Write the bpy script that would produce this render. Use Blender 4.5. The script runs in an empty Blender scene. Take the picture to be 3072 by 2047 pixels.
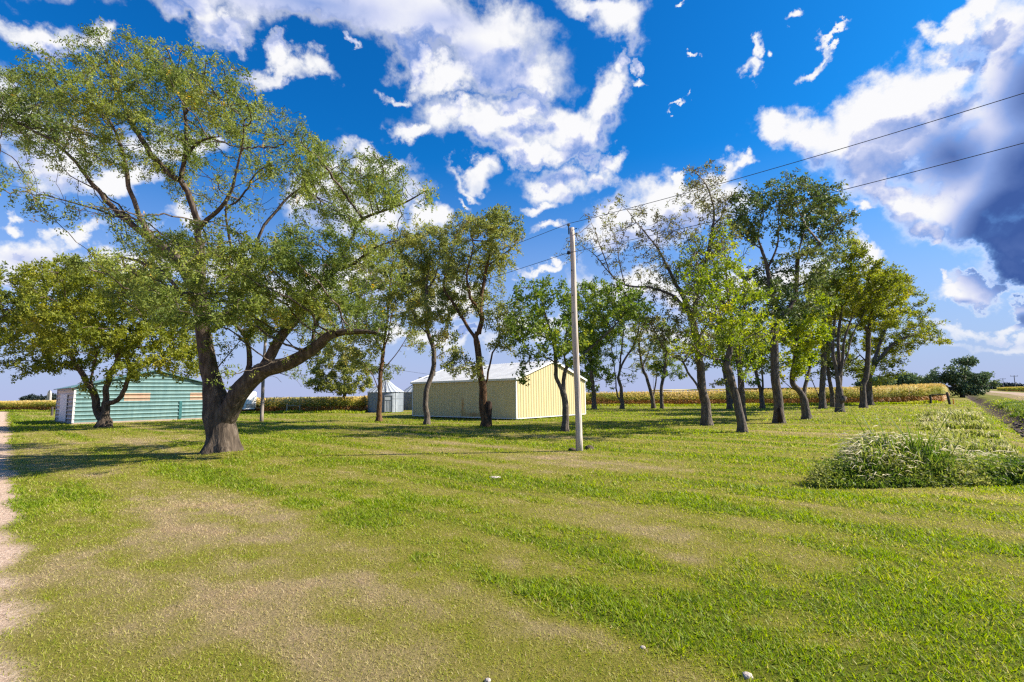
import bpy, math, random
import numpy as np
from mathutils import Vector, Matrix

sc = bpy.context.scene
COL = sc.collection
# ------------------------------------------------------------------ camera
FPX, CX, CY, CAMH = 1500.0, 1536.0, 1023.5, 1.75
PITCH, ROLL = math.atan(160 / 1500), math.radians(0.73)
_F = np.array([0, math.cos(PITCH), math.sin(PITCH)])
_U0 = np.array([0, -math.sin(PITCH), math.cos(PITCH)])
_R0 = np.array([1.0, 0, 0])
_RC = math.cos(ROLL) * _R0 - math.sin(ROLL) * _U0
_UC = math.sin(ROLL) * _R0 + math.cos(ROLL) * _U0
cam = bpy.data.cameras.new("camera")
cam.sensor_width = 36.0
cam.lens = FPX / 3072 * 36
cam.clip_start = 0.1
cam.clip_end = 20000
camo = bpy.data.objects.new("camera", cam)
COL.objects.link(camo)
M = Matrix(((_RC[0], _UC[0], -_F[0], 0), (_RC[1], _UC[1], -_F[1], 0), (_RC[2], _UC[2], -_F[2], CAMH), (0, 0, 0, 1)))
camo.matrix_world = M
sc.camera = camo


def ray(px, py):
    return _F + (px - CX) / FPX * _RC - (py - CY) / FPX * _UC


def at(px, py, Y):
    d = ray(px, py)
    t = Y / d[1]
    return np.array([d[0] * t, Y, CAMH + d[2] * t])


def gnd(px, py, z=0.0):
    d = ray(px, py)
    t = (z - CAMH) / d[2]
    return np.array([d[0] * t, d[1] * t, z])


# ------------------------------------------------------------------ light
SUN_AZ = math.radians(88)     # clockwise from +Y
SUN_EL = math.radians(39)
sund = np.array([math.sin(SUN_AZ) * math.cos(SUN_EL), math.cos(SUN_AZ) * math.cos(SUN_EL), math.sin(SUN_EL)])
sl = bpy.data.lights.new("sun", 'SUN')
sl.energy = 5.0
sl.angle = math.radians(0.53)
sl.color = (1.0, 0.91, 0.76)
so = bpy.data.objects.new("sun", sl)
COL.objects.link(so)
so.rotation_euler = Vector(sund).to_track_quat('Z', 'Y').to_euler()
sc.view_settings.view_transform = 'Standard'
sc.view_settings.look = 'None'
sc.view_settings.exposure = 1.2
sc.view_settings.gamma = 1.0
sc.cycles.use_denoising = False
sc.cycles.filter_width = 1.3
sc.cycles.max_bounces = 4
sc.cycles.diffuse_bounces = 3
sc.cycles.transmission_bounces = 4


def azel(d):
    d = d / np.linalg.norm(d)
    return np.array([math.atan2(d[0], d[1]), math.asin(d[2])])


# clouds: (cx, cy, rx, ry, rotation in degrees) in directions seen from the yard
CLOUDS = [
    (800, 10, 400, 95, 0), (560, 50, 150, 70, 20), (700, 95, 120, 45, 0), (1240, 60, 260, 110, 0), (1480, 110, 200, 110, 20), (1560, 200, 90, 60, 10), (1850, 70, 95, 85, 15), (1780, 20, 90, 50, 0),
    (130, 115, 110, 55, 12), (240, 140, 60, 35, 0), (860, 235, 120, 36, 8), (880, 200, 50, 40, 0), (1170, 262, 46, 24, 0), (1330, 220, 120, 52, -10), (1250, 190, 50, 30, 0), (1060, 165, 34, 16, 30),
    (1440, 370, 210, 78, 4), (1330, 350, 90, 50, 0), (1560, 310, 70, 50, 0), (1720, 370, 110, 75, -15), (1790, 300, 60, 80, 15), (1600, 440, 120, 45, 0), (1840, 230, 26, 45, 20), (1390, 300, 40, 30, 0), (1235, 385, 44, 34, 0),
    (1440, 535, 90, 34, -8), (1400, 560, 70, 20, 20), (1380, 600, 34, 14, 20), (1690, 545, 100, 52, 15), (1790, 530, 60, 50, 0), (1740, 470, 50, 40, 0), (1820, 480, 50, 34, 0), (1620, 605, 66, 24, 5),
    (1980, 590, 130, 70, -12), (2130, 540, 80, 42, -10), (2200, 520, 50, 26, 0), (2080, 640, 160, 80, 0), (1880, 650, 120, 55, 0), (1900, 720, 200, 55, 0), (1640, 690, 76, 20, -5), (2010, 510, 24, 20, 0),
    (2215, 170, 18, 60, 25), (2190, 235, 34, 34, 20), (2260, 180, 16, 22, 0), (2460, 195, 60, 22, -35), (2520, 130, 60, 10, -45), (2380, 52, 28, 17, -10), (2060, 75, 30, 9, -30), (2075, 12, 18, 10, 0), (2050, 335, 22, 7, -40), (2085, 210, 14, 9, 0), (1905, 240, 20, 24, 30), (1900, 300, 26, 14, 0),
    (2900, 20, 90, 50, -15), (2840, 60, 70, 40, -30), (2780, 210, 150, 75, -30), (2650, 290, 120, 70, -25), (2480, 370, 150, 70, -12), (2350, 390, 70, 45, 0), (2600, 400, 170, 110, 0), (2800, 350, 240, 150, 0), (3000, 150, 180, 170, -20), (3060, 330, 260, 260, 0),
    (2680, 540, 170, 90, 20), (2900, 560, 240, 150, 15), (3050, 720, 230, 130, 20), (2820, 690, 80, 50, 30), (2825, 735, 34, 16, 0), (3120, 830, 170, 60, 10), (3040, 540, 220, 190, 0), (2960, 430, 200, 150, 0), (2590, 620, 40, 20, 0),
    (2850, 875, 95, 28, -4), (2900, 855, 90, 30, 0), (2810, 845, 26, 20, 0), (3060, 930, 50, 40, 0), (2980, 975, 230, 22, -3), (3000, 1030, 240, 24, 0), (2590, 760, 56, 32, 20), (2480, 700, 14, 12, 0),
    (110, 420, 170, 85, 15), (40, 380, 110, 60, 0), (330, 520, 130, 45, 10), (520, 430, 150, 60, 0), (20, 650, 55, 26, 12), (110, 770, 200, 50, 8), (60, 830, 200, 30, 0), (260, 720, 120, 30, -10),
    (430, 800, 200, 45, 0), (560, 690, 90, 30, 10), (760, 830, 180, 70, 0), (1080, 620, 140, 90, 0), (1260, 690, 90, 40, 10), (1130, 500, 80, 40, 0), (960, 560, 90, 70, 0),
    (1000, 850, 220, 70, 0), (1600, 820, 80, 18, -8), (1655, 790, 22, 13, 0), (1950, 900, 230, 60, 0), (1300, 1000, 200, 26, 0), (1350, 900, 110, 40, 0), (2300, 850, 170, 70, 0), (1580, 960, 120, 30, 0), (2050, 1010, 180, 30, 0),
    (3420, 300, 420, 400, 0), (-250, 300, 260, 120, 0), (300, -180, 500, 140, 0), (1500, -250, 500, 150, 0), (3500, 900, 260, 90, 0),
]
SHADES = [(3160, 700, 460, 320, 20, 1.7), (3120, 520, 420, 330, 0, .95), (2860, 470, 300, 190, 15, 0.72), (3120, 260, 270, 300, 0, .80),
          (950, 10, 600, 130, 0, 0.55), (1330, 60, 300, 110, 0, 0.42), (1400, 160, 160, 90, 0, .40), (2890, 905, 150, 26, 0, 0.5),
          (150, 790, 300, 80, 0, 0.45), (3075, 960, 70, 50, 0, 0.9), (3420, 400, 420, 400, 0, 1.1), (150, 440, 220, 90, 0, .35), (1450, 420, 200, 40, 0, .30), (3000, 1040, 300, 40, 0, .35)]


def build_world():
    w = bpy.data.worlds.new("World")
    sc.world = w
    w.use_nodes = True
    w.cycles.sampling_method = 'NONE'
    nt = w.node_tree
    N, L = nt.nodes, nt.links
    N.clear()
    grp = bpy.data.node_groups.new("cloud_density", 'ShaderNodeTree')
    grp.interface.new_socket("Vector", in_out='INPUT', socket_type='NodeSocketVector')
    grp.interface.new_socket("Density", in_out='OUTPUT', socket_type='NodeSocketFloat')
    gn, gl = grp.nodes, grp.links
    gi, go = gn.new('NodeGroupInput'), gn.new('NodeGroupOutput')

    def blobfield(nn, ll, vec, items, smooth, weights=None):
        last = None
        for k, it in enumerate(items):
            cx, cy, rx, ry, rot = it[:5]
            r = math.radians(rot)
            c = azel(ray(cx, cy))
            a = azel(ray(cx + rx * math.cos(r), cy + rx * math.sin(r))) - c
            b = azel(ray(cx - ry * math.sin(r), cy + ry * math.cos(r))) - c
            mp = nn.new('ShaderNodeMapping')
            mp.vector_type = 'TEXTURE'
            mp.inputs['Location'].default_value = (c[0], c[1], 0)
            mp.inputs['Rotation'].default_value = (0, 0, math.atan2(a[1], a[0]))
            mp.inputs['Scale'].default_value = (np.hypot(*a), np.hypot(*b), 1)
            if k and k % 7 == 0:      # keeps the node stack small: the next few wait for the result so far
                wt_ = nn.new('ShaderNodeVectorMath'); wt_.operation = 'MULTIPLY_ADD'
                ll.new(last, wt_.inputs[0])
                wt_.inputs[1].default_value = (1e-7, 1e-7, 0)
                ll.new(vec, wt_.inputs[2])
                vec = wt_.outputs[0]
            ll.new(vec, mp.inputs['Vector'])
            ln = nn.new('ShaderNodeVectorMath')
            ln.operation = 'LENGTH'
            ll.new(mp.outputs[0], ln.inputs[0])
            ma = nn.new('ShaderNodeMath')
            ma.operation = 'MULTIPLY_ADD'
            wgt = it[5] if len(it) > 5 else 1.0
            ma.inputs[1].default_value = -wgt if len(it) > 5 else -1.0
            ma.inputs[2].default_value = wgt if len(it) > 5 else 1.0
            ll.new(ln.outputs['Value'], ma.inputs[0])
            if last is None:
                last = ma.outputs[0]
            else:
                mx = nn.new('ShaderNodeMath')
                mx.operation = 'SMOOTH_MAX'
                mx.inputs[2].default_value = smooth
                ll.new(last, mx.inputs[0])
                ll.new(ma.outputs[0], mx.inputs[1])
                last = mx.outputs[0]
        return last

    gsp = gn.new('ShaderNodeSeparateXYZ')
    gl.new(gi.outputs[0], gsp.inputs[0])
    gaz = gn.new('ShaderNodeMath'); gaz.operation = 'ARCTAN2'
    gl.new(gsp.outputs[0], gaz.inputs[0]); gl.new(gsp.outputs[1], gaz.inputs[1])
    gel = gn.new('ShaderNodeMath'); gel.operation = 'ARCSINE'
    gl.new(gsp.outputs[2], gel.inputs[0])
    gcb = gn.new('ShaderNodeCombineXYZ')
    gl.new(gaz.outputs[0], gcb.inputs[0]); gl.new(gel.outputs[0], gcb.inputs[1])
    # warp
    nz = gn.new('ShaderNodeTexNoise')
    nz.inputs['Scale'].default_value = 7.0
    nz.inputs['Detail'].default_value = 8
    nz.inputs['Roughness'].default_value = 0.60
    gl.new(gi.outputs[0], nz.inputs['Vector'])
    sub = gn.new('ShaderNodeVectorMath'); sub.operation = 'SUBTRACT'
    sub.inputs[1].default_value = (0.5, 0.5, 0.5)
    gl.new(nz.outputs['Color'], sub.inputs[0])
    scl = gn.new('ShaderNodeVectorMath'); scl.operation = 'SCALE'
    scl.inputs['Scale'].default_value = 0.24
    gl.new(sub.outputs[0], scl.inputs[0])
    wv = gn.new('ShaderNodeVectorMath'); wv.operation = 'ADD'
    gl.new(gcb.outputs[0], wv.inputs[0]); gl.new(scl.outputs[0], wv.inputs[1])
    flat = gn.new('ShaderNodeVectorMath'); flat.operation = 'MULTIPLY'
    flat.inputs[1].default_value = (1, 1, 0)
    gl.new(wv.outputs[0], flat.inputs[0])
    F = blobfield(gn, gl, flat.outputs[0], CLOUDS, 0.18)
    n2 = gn.new('ShaderNodeTexNoise')
    n2.inputs['Scale'].default_value = 12.0
    n2.inputs['Detail'].default_value = 9
    n2.inputs['Roughness'].default_value = 0.55
    n2.inputs['Distortion'].default_value = 0.15
    gl.new(gi.outputs[0], n2.inputs['Vector'])
    cl = gn.new('ShaderNodeClamp')
    cl.inputs['Min'].default_value = -1.2
    cl.inputs['Max'].default_value = 1.1
    f2 = gn.new('ShaderNodeMath'); f2.operation = 'MULTIPLY'; f2.inputs[1].default_value = 1.7
    gl.new(F, f2.inputs[0])
    gl.new(f2.outputs[0], cl.inputs['Value'])
    m1 = gn.new('ShaderNodeMath'); m1.operation = 'MULTIPLY_ADD'
    m1.inputs[1].default_value = 3.6
    gl.new(n2.outputs[0], m1.inputs[0])
    m0 = gn.new('ShaderNodeMath'); m0.operation = 'SUBTRACT'
    m0.inputs[1].default_value = 1.86
    gl.new(cl.outputs[0], m0.inputs[0])
    gl.new(m0.outputs[0], m1.inputs[2])
    gl.new(m1.outputs[0], go.inputs[0])

    tc = N.new('ShaderNodeTexCoord')
    sp = N.new('ShaderNodeSeparateXYZ')
    L.new(tc.outputs['Generated'], sp.inputs[0])
    az = N.new('ShaderNodeMath'); az.operation = 'ARCTAN2'
    L.new(sp.outputs[0], az.inputs[0]); L.new(sp.outputs[1], az.inputs[1])
    el = N.new('ShaderNodeMath'); el.operation = 'ARCSINE'
    L.new(sp.outputs[2], el.inputs[0])
    cb = N.new('ShaderNodeCombineXYZ')
    L.new(az.outputs[0], cb.inputs[0]); L.new(el.outputs[0], cb.inputs[1])
    g1 = N.new('ShaderNodeGroup'); g1.node_tree = grp
    L.new(tc.outputs['Generated'], g1.inputs[0])
    off = N.new('ShaderNodeVectorMath'); off.operation = 'ADD'
    off.inputs[1].default_value = (-0.012, 0, 0.04)
    L.new(tc.outputs['Generated'], off.inputs[0])
    g2 = N.new('ShaderNodeGroup'); g2.node_tree = grp
    L.new(off.outputs[0], g2.inputs[0])

    def smooth(src, a, b, lo=0.0, hi=1.0):
        mr = N.new('ShaderNodeMapRange')
        mr.interpolation_type = 'SMOOTHSTEP'
        mr.inputs['From Min'].default_value = a
        mr.inputs['From Max'].default_value = b
        mr.inputs['To Min'].default_value = lo
        mr.inputs['To Max'].default_value = hi
        L.new(src, mr.inputs['Value'])
        return mr.outputs[0]

    cover = smooth(g1.outputs[0], -0.55, 0.95)
    thick = smooth(g2.outputs[0], 0.0, 1.3, 0.0, 0.44)
    shade = blobfield(N, L, cb.outputs[0], SHADES, 0.1)
    shade = smooth(shade, 0.0, 0.85)
    # finer break-up of the shade
    sm = N.new('ShaderNodeMath'); sm.operation = 'MAXIMUM'
    rel = N.new('ShaderNodeMath'); rel.operation = 'SUBTRACT'
    L.new(g2.outputs[0], rel.inputs[0]); L.new(g1.outputs[0], rel.inputs[1])
    rl = N.new('ShaderNodeMath'); rl.operation = 'MULTIPLY_ADD'; rl.inputs[1].default_value = 0.22
    L.new(rel.outputs[0], rl.inputs[0]); L.new(thick, rl.inputs[2])
    sh2 = N.new('ShaderNodeMath'); sh2.operation = 'MULTIPLY_ADD'; sh2.inputs[1].default_value = 0.07
    L.new(rel.outputs[0], sh2.inputs[0]); L.new(shade, sh2.inputs[2])
    L.new(rl.outputs[0], sm.inputs[0]); L.new(sh2.outputs[0], sm.inputs[1])
    gd = N.new('ShaderNodeMath'); gd.operation = 'MULTIPLY'
    L.new(sm.outputs[0], gd.inputs[0])
    L.new(smooth(g1.outputs[0], 0.0, 0.5), gd.inputs[1])
    ccol = N.new('ShaderNodeValToRGB')
    e = ccol.color_ramp.elements
    e[0].position = 0.0; e[0].color = (CW * 1.0, CW * 1.0, CW * 1.02, 1)
    e[1].position = 1.0; e[1].color = (CW * 0.055, CW * 0.12, CW * 0.38, 1)
    m_ = ccol.color_ramp.elements.new(0.32); m_.color = (CW * 0.66, CW * 0.71, CW * 0.95, 1)
    m_ = ccol.color_ramp.elements.new(0.62); m_.color = (CW * 0.26, CW * 0.39, CW * 0.78, 1)
    L.new(gd.outputs[0], ccol.inputs[0])

    sky = N.new('ShaderNodeTexSky')
    sky.sky_type = 'NISHITA'
    sky.sun_disc = False
    sky.sun_elevation = SUN_EL
    sky.sun_rotation = SUN_AZ
    sky.air_density = 1.0
    sky.dust_density = 0.6
    sky.ozone_density = 2.5
    hs = N.new('ShaderNodeHueSaturation')
    hs.inputs['Saturation'].default_value = 1.35
    hs.inputs['Value'].default_value = 1.0
    L.new(sky.outputs[0], hs.inputs['Color'])
    mulc = N.new('ShaderNodeMix'); mulc.data_type = 'RGBA'; mulc.blend_type = 'MULTIPLY'
    mulc.inputs['Factor'].default_value = 1.0
    L.new(hs.outputs[0], mulc.inputs['A'])
    mulc.inputs['B'].default_value = (0.10, 0.74, 1.02, 1)
    # milky band low over the fields
    low = N.new('ShaderNodeMix'); low.data_type = 'RGBA'
    L.new(smooth(el.outputs[0], -0.02, 0.46, 0.95, 0.0), low.inputs['Factor'])
    L.new(mulc.outputs['Result'], low.inputs['A'])
    low.inputs['B'].default_value = (CW * 0.50, CW * 0.54, CW * 0.84, 1)
    mix = N.new('ShaderNodeMix'); mix.data_type = 'RGBA'
    cf = N.new('ShaderNodeMath'); cf.operation = 'MULTIPLY'
    L.new(cover, cf.inputs[0]); L.new(smooth(el.outputs[0], 0.0, 0.14, 0.45, 1.0), cf.inputs[1])
    L.new(cf.outputs[0], mix.inputs['Factor'])
    L.new(low.outputs['Result'], mix.inputs['A'])
    L.new(ccol.outputs[0], mix.inputs['B'])
    bg = N.new('ShaderNodeBackground')
    bg.inputs['Strength'].default_value = 0.0766
    L.new(mix.outputs['Result'], bg.inputs['Color'])
    out = N.new('ShaderNodeOutputWorld')
    L.new(bg.outputs[0], out.inputs['Surface'])


CW = 5.5
build_world()

# ------------------------------------------------------------------ helpers
RNG = np.random.default_rng(7)
UD = np.array([0.66, 0.75, 0.0]); UD /= np.linalg.norm(UD)     # along the road
VD = np.array([-UD[1], UD[0], 0.0])                             # across it, to the left


def _hash(ix, iy, iz, seed):
    h = (ix * 374761393 + iy * 668265263 + iz * 2147483647 + seed * 1274126177) & 0xFFFFFFFF
    h = ((h ^ (h >> 13)) * 1274126177) & 0xFFFFFFFF
    h = ((h ^ (h >> 16)) * 2246822519) & 0xFFFFFFFF
    return ((h ^ (h >> 15)) & 0xFFFFFF) / float(0xFFFFFF)


def vnoise(p, seed=0):
    p = np.asarray(p, dtype=float)
    if p.shape[1] == 2:
        p = np.concatenate([p, np.zeros((len(p), 1))], 1)
    f = np.floor(p)
    t = p - f
    t = t * t * (3 - 2 * t)
    i = f.astype(np.int64)
    r = 0
    for dx in (0, 1):
        wx = t[:, 0] if dx else 1 - t[:, 0]
        for dy in (0, 1):
            wy = t[:, 1] if dy else 1 - t[:, 1]
            for dz in (0, 1):
                wz = t[:, 2] if dz else 1 - t[:, 2]
                r = r + wx * wy * wz * _hash(i[:, 0] + dx, i[:, 1] + dy, i[:, 2] + dz, seed)
    return r


def fbm(p, octs=4, seed=0):
    p = np.asarray(p, dtype=float)
    a, s, r = 0.5, 0.0, 0
    for k in range(octs):
        r = r + a * vnoise(p * 2 ** k + 17.3 * k, seed + k)
        s += a
        a *= 0.5
    return r / s


def sstep(a, b, x):
    t = np.clip((x - a) / (b - a), 0, 1)
    return t * t * (3 - 2 * t)


def tag(o, label=None, cat=None, group=None, kind=None):
    if label: o['label'] = label
    if cat: o['category'] = cat
    if group: o['group'] = group
    if kind: o['kind'] = kind
    return o


def link(o, parent=None):
    COL.objects.link(o)
    if parent is not None:
        o.parent = parent
    return o


def empty(name, loc, label, cat, group=None, rz=0.0):
    o = bpy.data.objects.new(name, None)
    o.empty_display_size = 0.3
    link(o)
    o.location = [float(v) for v in loc]
    o.rotation_euler = (0, 0, rz)
    return tag(o, label, cat, group)


def mesh_np(name, verts, quads=None, tris=None, mat=None, parent=None, attrs=None, smooth=False, matidx=None):
    verts = np.asarray(verts, dtype=np.float32)
    me = bpy.data.meshes.new(name)
    nq = 0 if quads is None else len(quads)
    nt = 0 if tris is None else len(tris)
    me.vertices.add(len(verts))
    me.vertices.foreach_set('co', verts.ravel())
    loops = []
    if nq: loops.append(np.asarray(quads, dtype=np.int32).ravel())
    if nt: loops.append(np.asarray(tris, dtype=np.int32).ravel())
    loops = np.concatenate(loops)
    me.loops.add(len(loops))
    me.loops.foreach_set('vertex_index', loops)
    me.polygons.add(nq + nt)
    st = np.concatenate([np.arange(nq) * 4, nq * 4 + np.arange(nt) * 3]).astype(np.int32)
    me.polygons.foreach_set('loop_start', st)
    me.update(calc_edges=True)
    if attrs:
        for k, v in attrs.items():
            a = me.attributes.new(k, 'FLOAT', 'POINT')
            a.data.foreach_set('value', np.asarray(v, dtype=np.float32))
    if smooth:
        me.polygons.foreach_set('use_smooth', np.ones(nq + nt, dtype=bool))
    mats = mat if isinstance(mat, (list, tuple)) else [mat]
    for m in mats:
        if m: me.materials.append(m)
    if matidx is not None:
        me.polygons.foreach_set('material_index', np.asarray(matidx, dtype=np.int32))
    me.validate()
    o = bpy.data.objects.new(name, me)
    link(o, parent)
    return o


class MB:
    """collects plain shapes into ONE mesh"""
    def __init__(s):
        s.v, s.f = [], []

    def add(s, vs, fs):
        b = len(s.v)
        s.v += [tuple(float(c) for c in v) for v in vs]
        s.f += [tuple(b + i for i in f) for f in fs]

    def box(s, x0, x1, y0, y1, z0, z1):
        s.add([(x0, y0, z0), (x1, y0, z0), (x1, y1, z0), (x0, y1, z0), (x0, y0, z1), (x1, y0, z1), (x1, y1, z1), (x0, y1, z1)],
              [(0, 3, 2, 1), (4, 5, 6, 7), (0, 1, 5, 4), (1, 2, 6, 5), (2, 3, 7, 6), (3, 0, 4, 7)])

    def tube(s, pts, rad, n=10, caps=True):
        pts = [np.array(p, float) for p in pts]
        rad = rad if hasattr(rad, '__len__') else [rad] * len(pts)
        rings = []
        up = np.array([0.13, 0.21, 1.0])
        for i, p in enumerate(pts):
            t = pts[min(i + 1, len(pts) - 1)] - pts[max(i - 1, 0)]
            t /= np.linalg.norm(t) + 1e-9
            a = np.cross(t, up if abs(t[2]) < .95 else np.array([1.0, 0.1, 0]))
            a /= np.linalg.norm(a)
            b = np.cross(t, a)
            rings.append([p + rad[i] * (math.cos(q) * a + math.sin(q) * b) for q in np.linspace(0, 2 * math.pi, n, endpoint=False)])
        vs = [v for r in rings for v in r]
        fs = []
        for i in range(len(pts) - 1):
            for k in range(n):
                fs.append((i * n + k, i * n + (k + 1) % n, (i + 1) * n + (k + 1) % n, (i + 1) * n + k))
        if caps:
            fs.append(tuple(reversed(range(n))))
            fs.append(tuple((len(pts) - 1) * n + k for k in range(n)))
        s.add(vs, fs)

    def prism(s, poly, y0, y1):
        """poly in xz, extruded over y"""
        n = len(poly)
        s.add([(x, y0, z) for x, z in poly] + [(x, y1, z) for x, z in poly],
              [tuple(range(n)), tuple(reversed(range(n, 2 * n)))] + [(i, i + n, (i + 1) % n + n, (i + 1) % n) for i in range(n)])

    def build(s, name, mat, parent=None, smooth=False, bevel=0):
        me = bpy.data.meshes.new(name)
        me.from_pydata(s.v, [], s.f)
        me.validate()
        me.materials.append(mat)
        if smooth:
            me.polygons.foreach_set('use_smooth', np.ones(len(me.polygons), dtype=bool))
        o = bpy.data.objects.new(name, me)
        link(o, parent)
        if bevel:
            bv = o.modifiers.new('bevel', 'BEVEL')
            bv.width = bevel
            bv.segments = 2
            bv.limit_method = 'ANGLE'
        return o


# ------------------------------------------------------------------ materials
def nmat(name):
    m = bpy.data.materials.new(name)
    m.use_nodes = True
    nt = m.node_tree
    nt.nodes.clear()
    out = nt.nodes.new('ShaderNodeOutputMaterial')
    return m, nt.nodes, nt.links, out


def ramp(N, stops):
    r = N.new('ShaderNodeValToRGB')
    el = r.color_ramp.elements
    el[0].position, el[0].color = stops[0][0], (*stops[0][1], 1)
    el[1].position, el[1].color = stops[-1][0], (*stops[-1][1], 1)
    for p, c in stops[1:-1]:
        e = el.new(p)
        e.color = (*c, 1)
    return r


def mat_surface(name, stops, scale=3.0, rough=0.8, metal=0.0, bump=0.0, bscale=30.0, stretch=(1, 1, 1), detail=6, spec=0.3):
    m, N, L, out = nmat(name)
    b = N.new('ShaderNodeBsdfPrincipled')
    b.inputs['Roughness'].default_value = rough
    b.inputs['Metallic'].default_value = metal
    b.inputs['Specular IOR Level'].default_value = spec
    tc = N.new('ShaderNodeTexCoord')
    mp = N.new('ShaderNodeMapping')
    mp.inputs['Scale'].default_value = stretch
    L.new(tc.outputs['Object'], mp.inputs['Vector'])
    nz = N.new('ShaderNodeTexNoise')
    nz.inputs['Scale'].default_value = scale
    nz.inputs['Detail'].default_value = detail
    nz.inputs['Roughness'].default_value = 0.62
    L.new(mp.outputs[0], nz.inputs['Vector'])
    r = ramp(N, stops)
    L.new(nz.outputs[0], r.inputs[0])
    L.new(r.outputs[0], b.inputs['Base Color'])
    if bump:
        n2 = N.new('ShaderNodeTexNoise')
        n2.inputs['Scale'].default_value = bscale
        n2.inputs['Detail'].default_value = 6
        L.new(mp.outputs[0], n2.inputs['Vector'])
        bp = N.new('ShaderNodeBump')
        bp.inputs['Strength'].default_value = bump
        bp.inputs['Distance'].default_value = 0.05
        L.new(n2.outputs[0], bp.inputs['Height'])
        L.new(bp.outputs[0], b.inputs['Normal'])
    L.new(b.outputs[0], out.inputs['Surface'])
    return m


def mat_leaf(name, stops, trans=0.4, attr='tint'):
    m, N, L, out = nmat(name)
    a = N.new('ShaderNodeAttribute')
    a.attribute_name = attr
    r = ramp(N, stops)
    L.new(a.outputs['Fac'], r.inputs[0])
    d = N.new('ShaderNodeBsdfPrincipled')
    d.inputs['Roughness'].default_value = 0.55
    d.inputs['Specular IOR Level'].default_value = 0.25
    L.new(r.outputs[0], d.inputs['Base Color'])
    t = N.new('ShaderNodeBsdfTranslucent')
    hs = N.new('ShaderNodeHueSaturation')
    hs.inputs['Value'].default_value = 1.5
    hs.inputs['Saturation'].default_value = 1.1
    L.new(r.outputs[0], hs.inputs['Color'])
    L.new(hs.outputs[0], t.inputs['Color'])
    mx = N.new('ShaderNodeMixShader')
    mx.inputs[0].default_value = trans
    L.new(d.outputs[0], mx.inputs[1])
    L.new(t.outputs[0], mx.inputs[2])
    L.new(mx.outputs[0], out.inputs['Surface'])
    return m


M_BARK = mat_surface('bark', [(0.25, (0.022, 0.016, 0.012)), (0.5, (0.081, 0.061, 0.046)), (0.75, (0.186, 0.149, 0.118))], 9, 0.95, 0, 1.0, 14, (1, 1, 0.22))
M_BARK2 = mat_surface('bark_grey', [(0.25, (0.036, 0.029, 0.024)), (0.5, (0.108, 0.086, 0.072)), (0.75, (0.202, 0.173, 0.144))], 9, 0.95, 0, 1.0, 18, (1, 1, 0.3))
M_BARKB = mat_surface('bark_brown', [(0.25, (0.035, 0.019, 0.009)), (0.5, (0.119, 0.063, 0.032)), (0.75, (0.210, 0.126, 0.070))], 9, 0.95, 0, 1.0, 18, (1, 1, 0.3))
M_STUB = mat_surface('dead_wood', [(0.3, (0.012, 0.008, 0.006)), (0.7, (0.08, 0.05, 0.035))], 9, 0.95, 0, 1.0, 14, (1, 1, 0.15))
M_LOCUST = mat_leaf('leaf_locust', [(0, (0.052, 0.092, 0.020)), (0.35, (0.130, 0.175, 0.036)), (0.7, (0.244, 0.281, 0.056)), (0.93, (0.354, 0.351, 0.076)), (1, (0.592, 0.351, 0.031))])
M_OLIVE = mat_leaf('leaf_olive', [(0, (0.074, 0.101, 0.029)), (0.4, (0.181, 0.211, 0.051)), (0.8, (0.340, 0.329, 0.083)), (1, (0.468, 0.310, 0.073))])
M_GREEN = mat_leaf('leaf_green', [(0, (0.040, 0.081, 0.017)), (0.4, (0.113, 0.173, 0.025)), (0.8, (0.226, 0.276, 0.040)), (1, (0.400, 0.380, 0.046))])
M_LIME = mat_leaf('leaf_lime', [(0, (0.072, 0.121, 0.017)), (0.4, (0.180, 0.242, 0.024)), (0.8, (0.336, 0.374, 0.039)), (1, (0.504, 0.440, 0.044))])
M_GOLD = mat_leaf('leaf_gold_green', [(0, (0.06, 0.09, 0.014)), (0.4, (0.16, 0.19, 0.022)), (0.8, (0.29, 0.30, 0.035)), (1, (0.42, 0.36, 0.05))])
M_DARK = mat_leaf('leaf_dark', [(0, (0.037, 0.063, 0.023)), (0.5, (0.094, 0.134, 0.035)), (1, (0.203, 0.204, 0.055))], 0.3)
M_BROWNLEAF = mat_leaf('leaf_sparse', [(0, (0.075, 0.060, 0.038)), (0.5, (0.165, 0.150, 0.053)), (1, (0.255, 0.300, 0.060))], 0.3)
M_FAR = mat_leaf('leaf_far', [(0, (0.044, 0.079, 0.044)), (0.5, (0.096, 0.149, 0.070)), (1, (0.175, 0.219, 0.088))], 0.2)
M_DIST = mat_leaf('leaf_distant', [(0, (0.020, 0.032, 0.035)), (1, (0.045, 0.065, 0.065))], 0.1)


# ------------------------------------------------------------------ ground
def ps(x, y):
    return x * UD[1] - y * UD[0], x * UD[0] + y * UD[1]   # p across (right +), s along the road


def height(x, y):
    x = np.asarray(x, float); y = np.asarray(y, float)
    p, s = ps(x, y)
    far = sstep(11, 17, s)
    ditch = -0.6 * np.exp(-((p - 2.6) / 0.8) ** 2) * far
    bank = 0.0
    road = 0.42 * sstep(4.5, 8.0, p) * (1 - sstep(14.0, 18, p)) * sstep(5, 20, s)
    und = 0.05 * (fbm(np.stack([x, y], 1) / 5.5, 2, 3) - 0.5) * sstep(3, 8, np.hypot(x, y))
    mound = 0.10 * np.exp(-(((x + 8.55) / 1.1) ** 2 + ((y - 15.6) / 1.1) ** 2))
    return ditch + bank + road + und + mound


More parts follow.
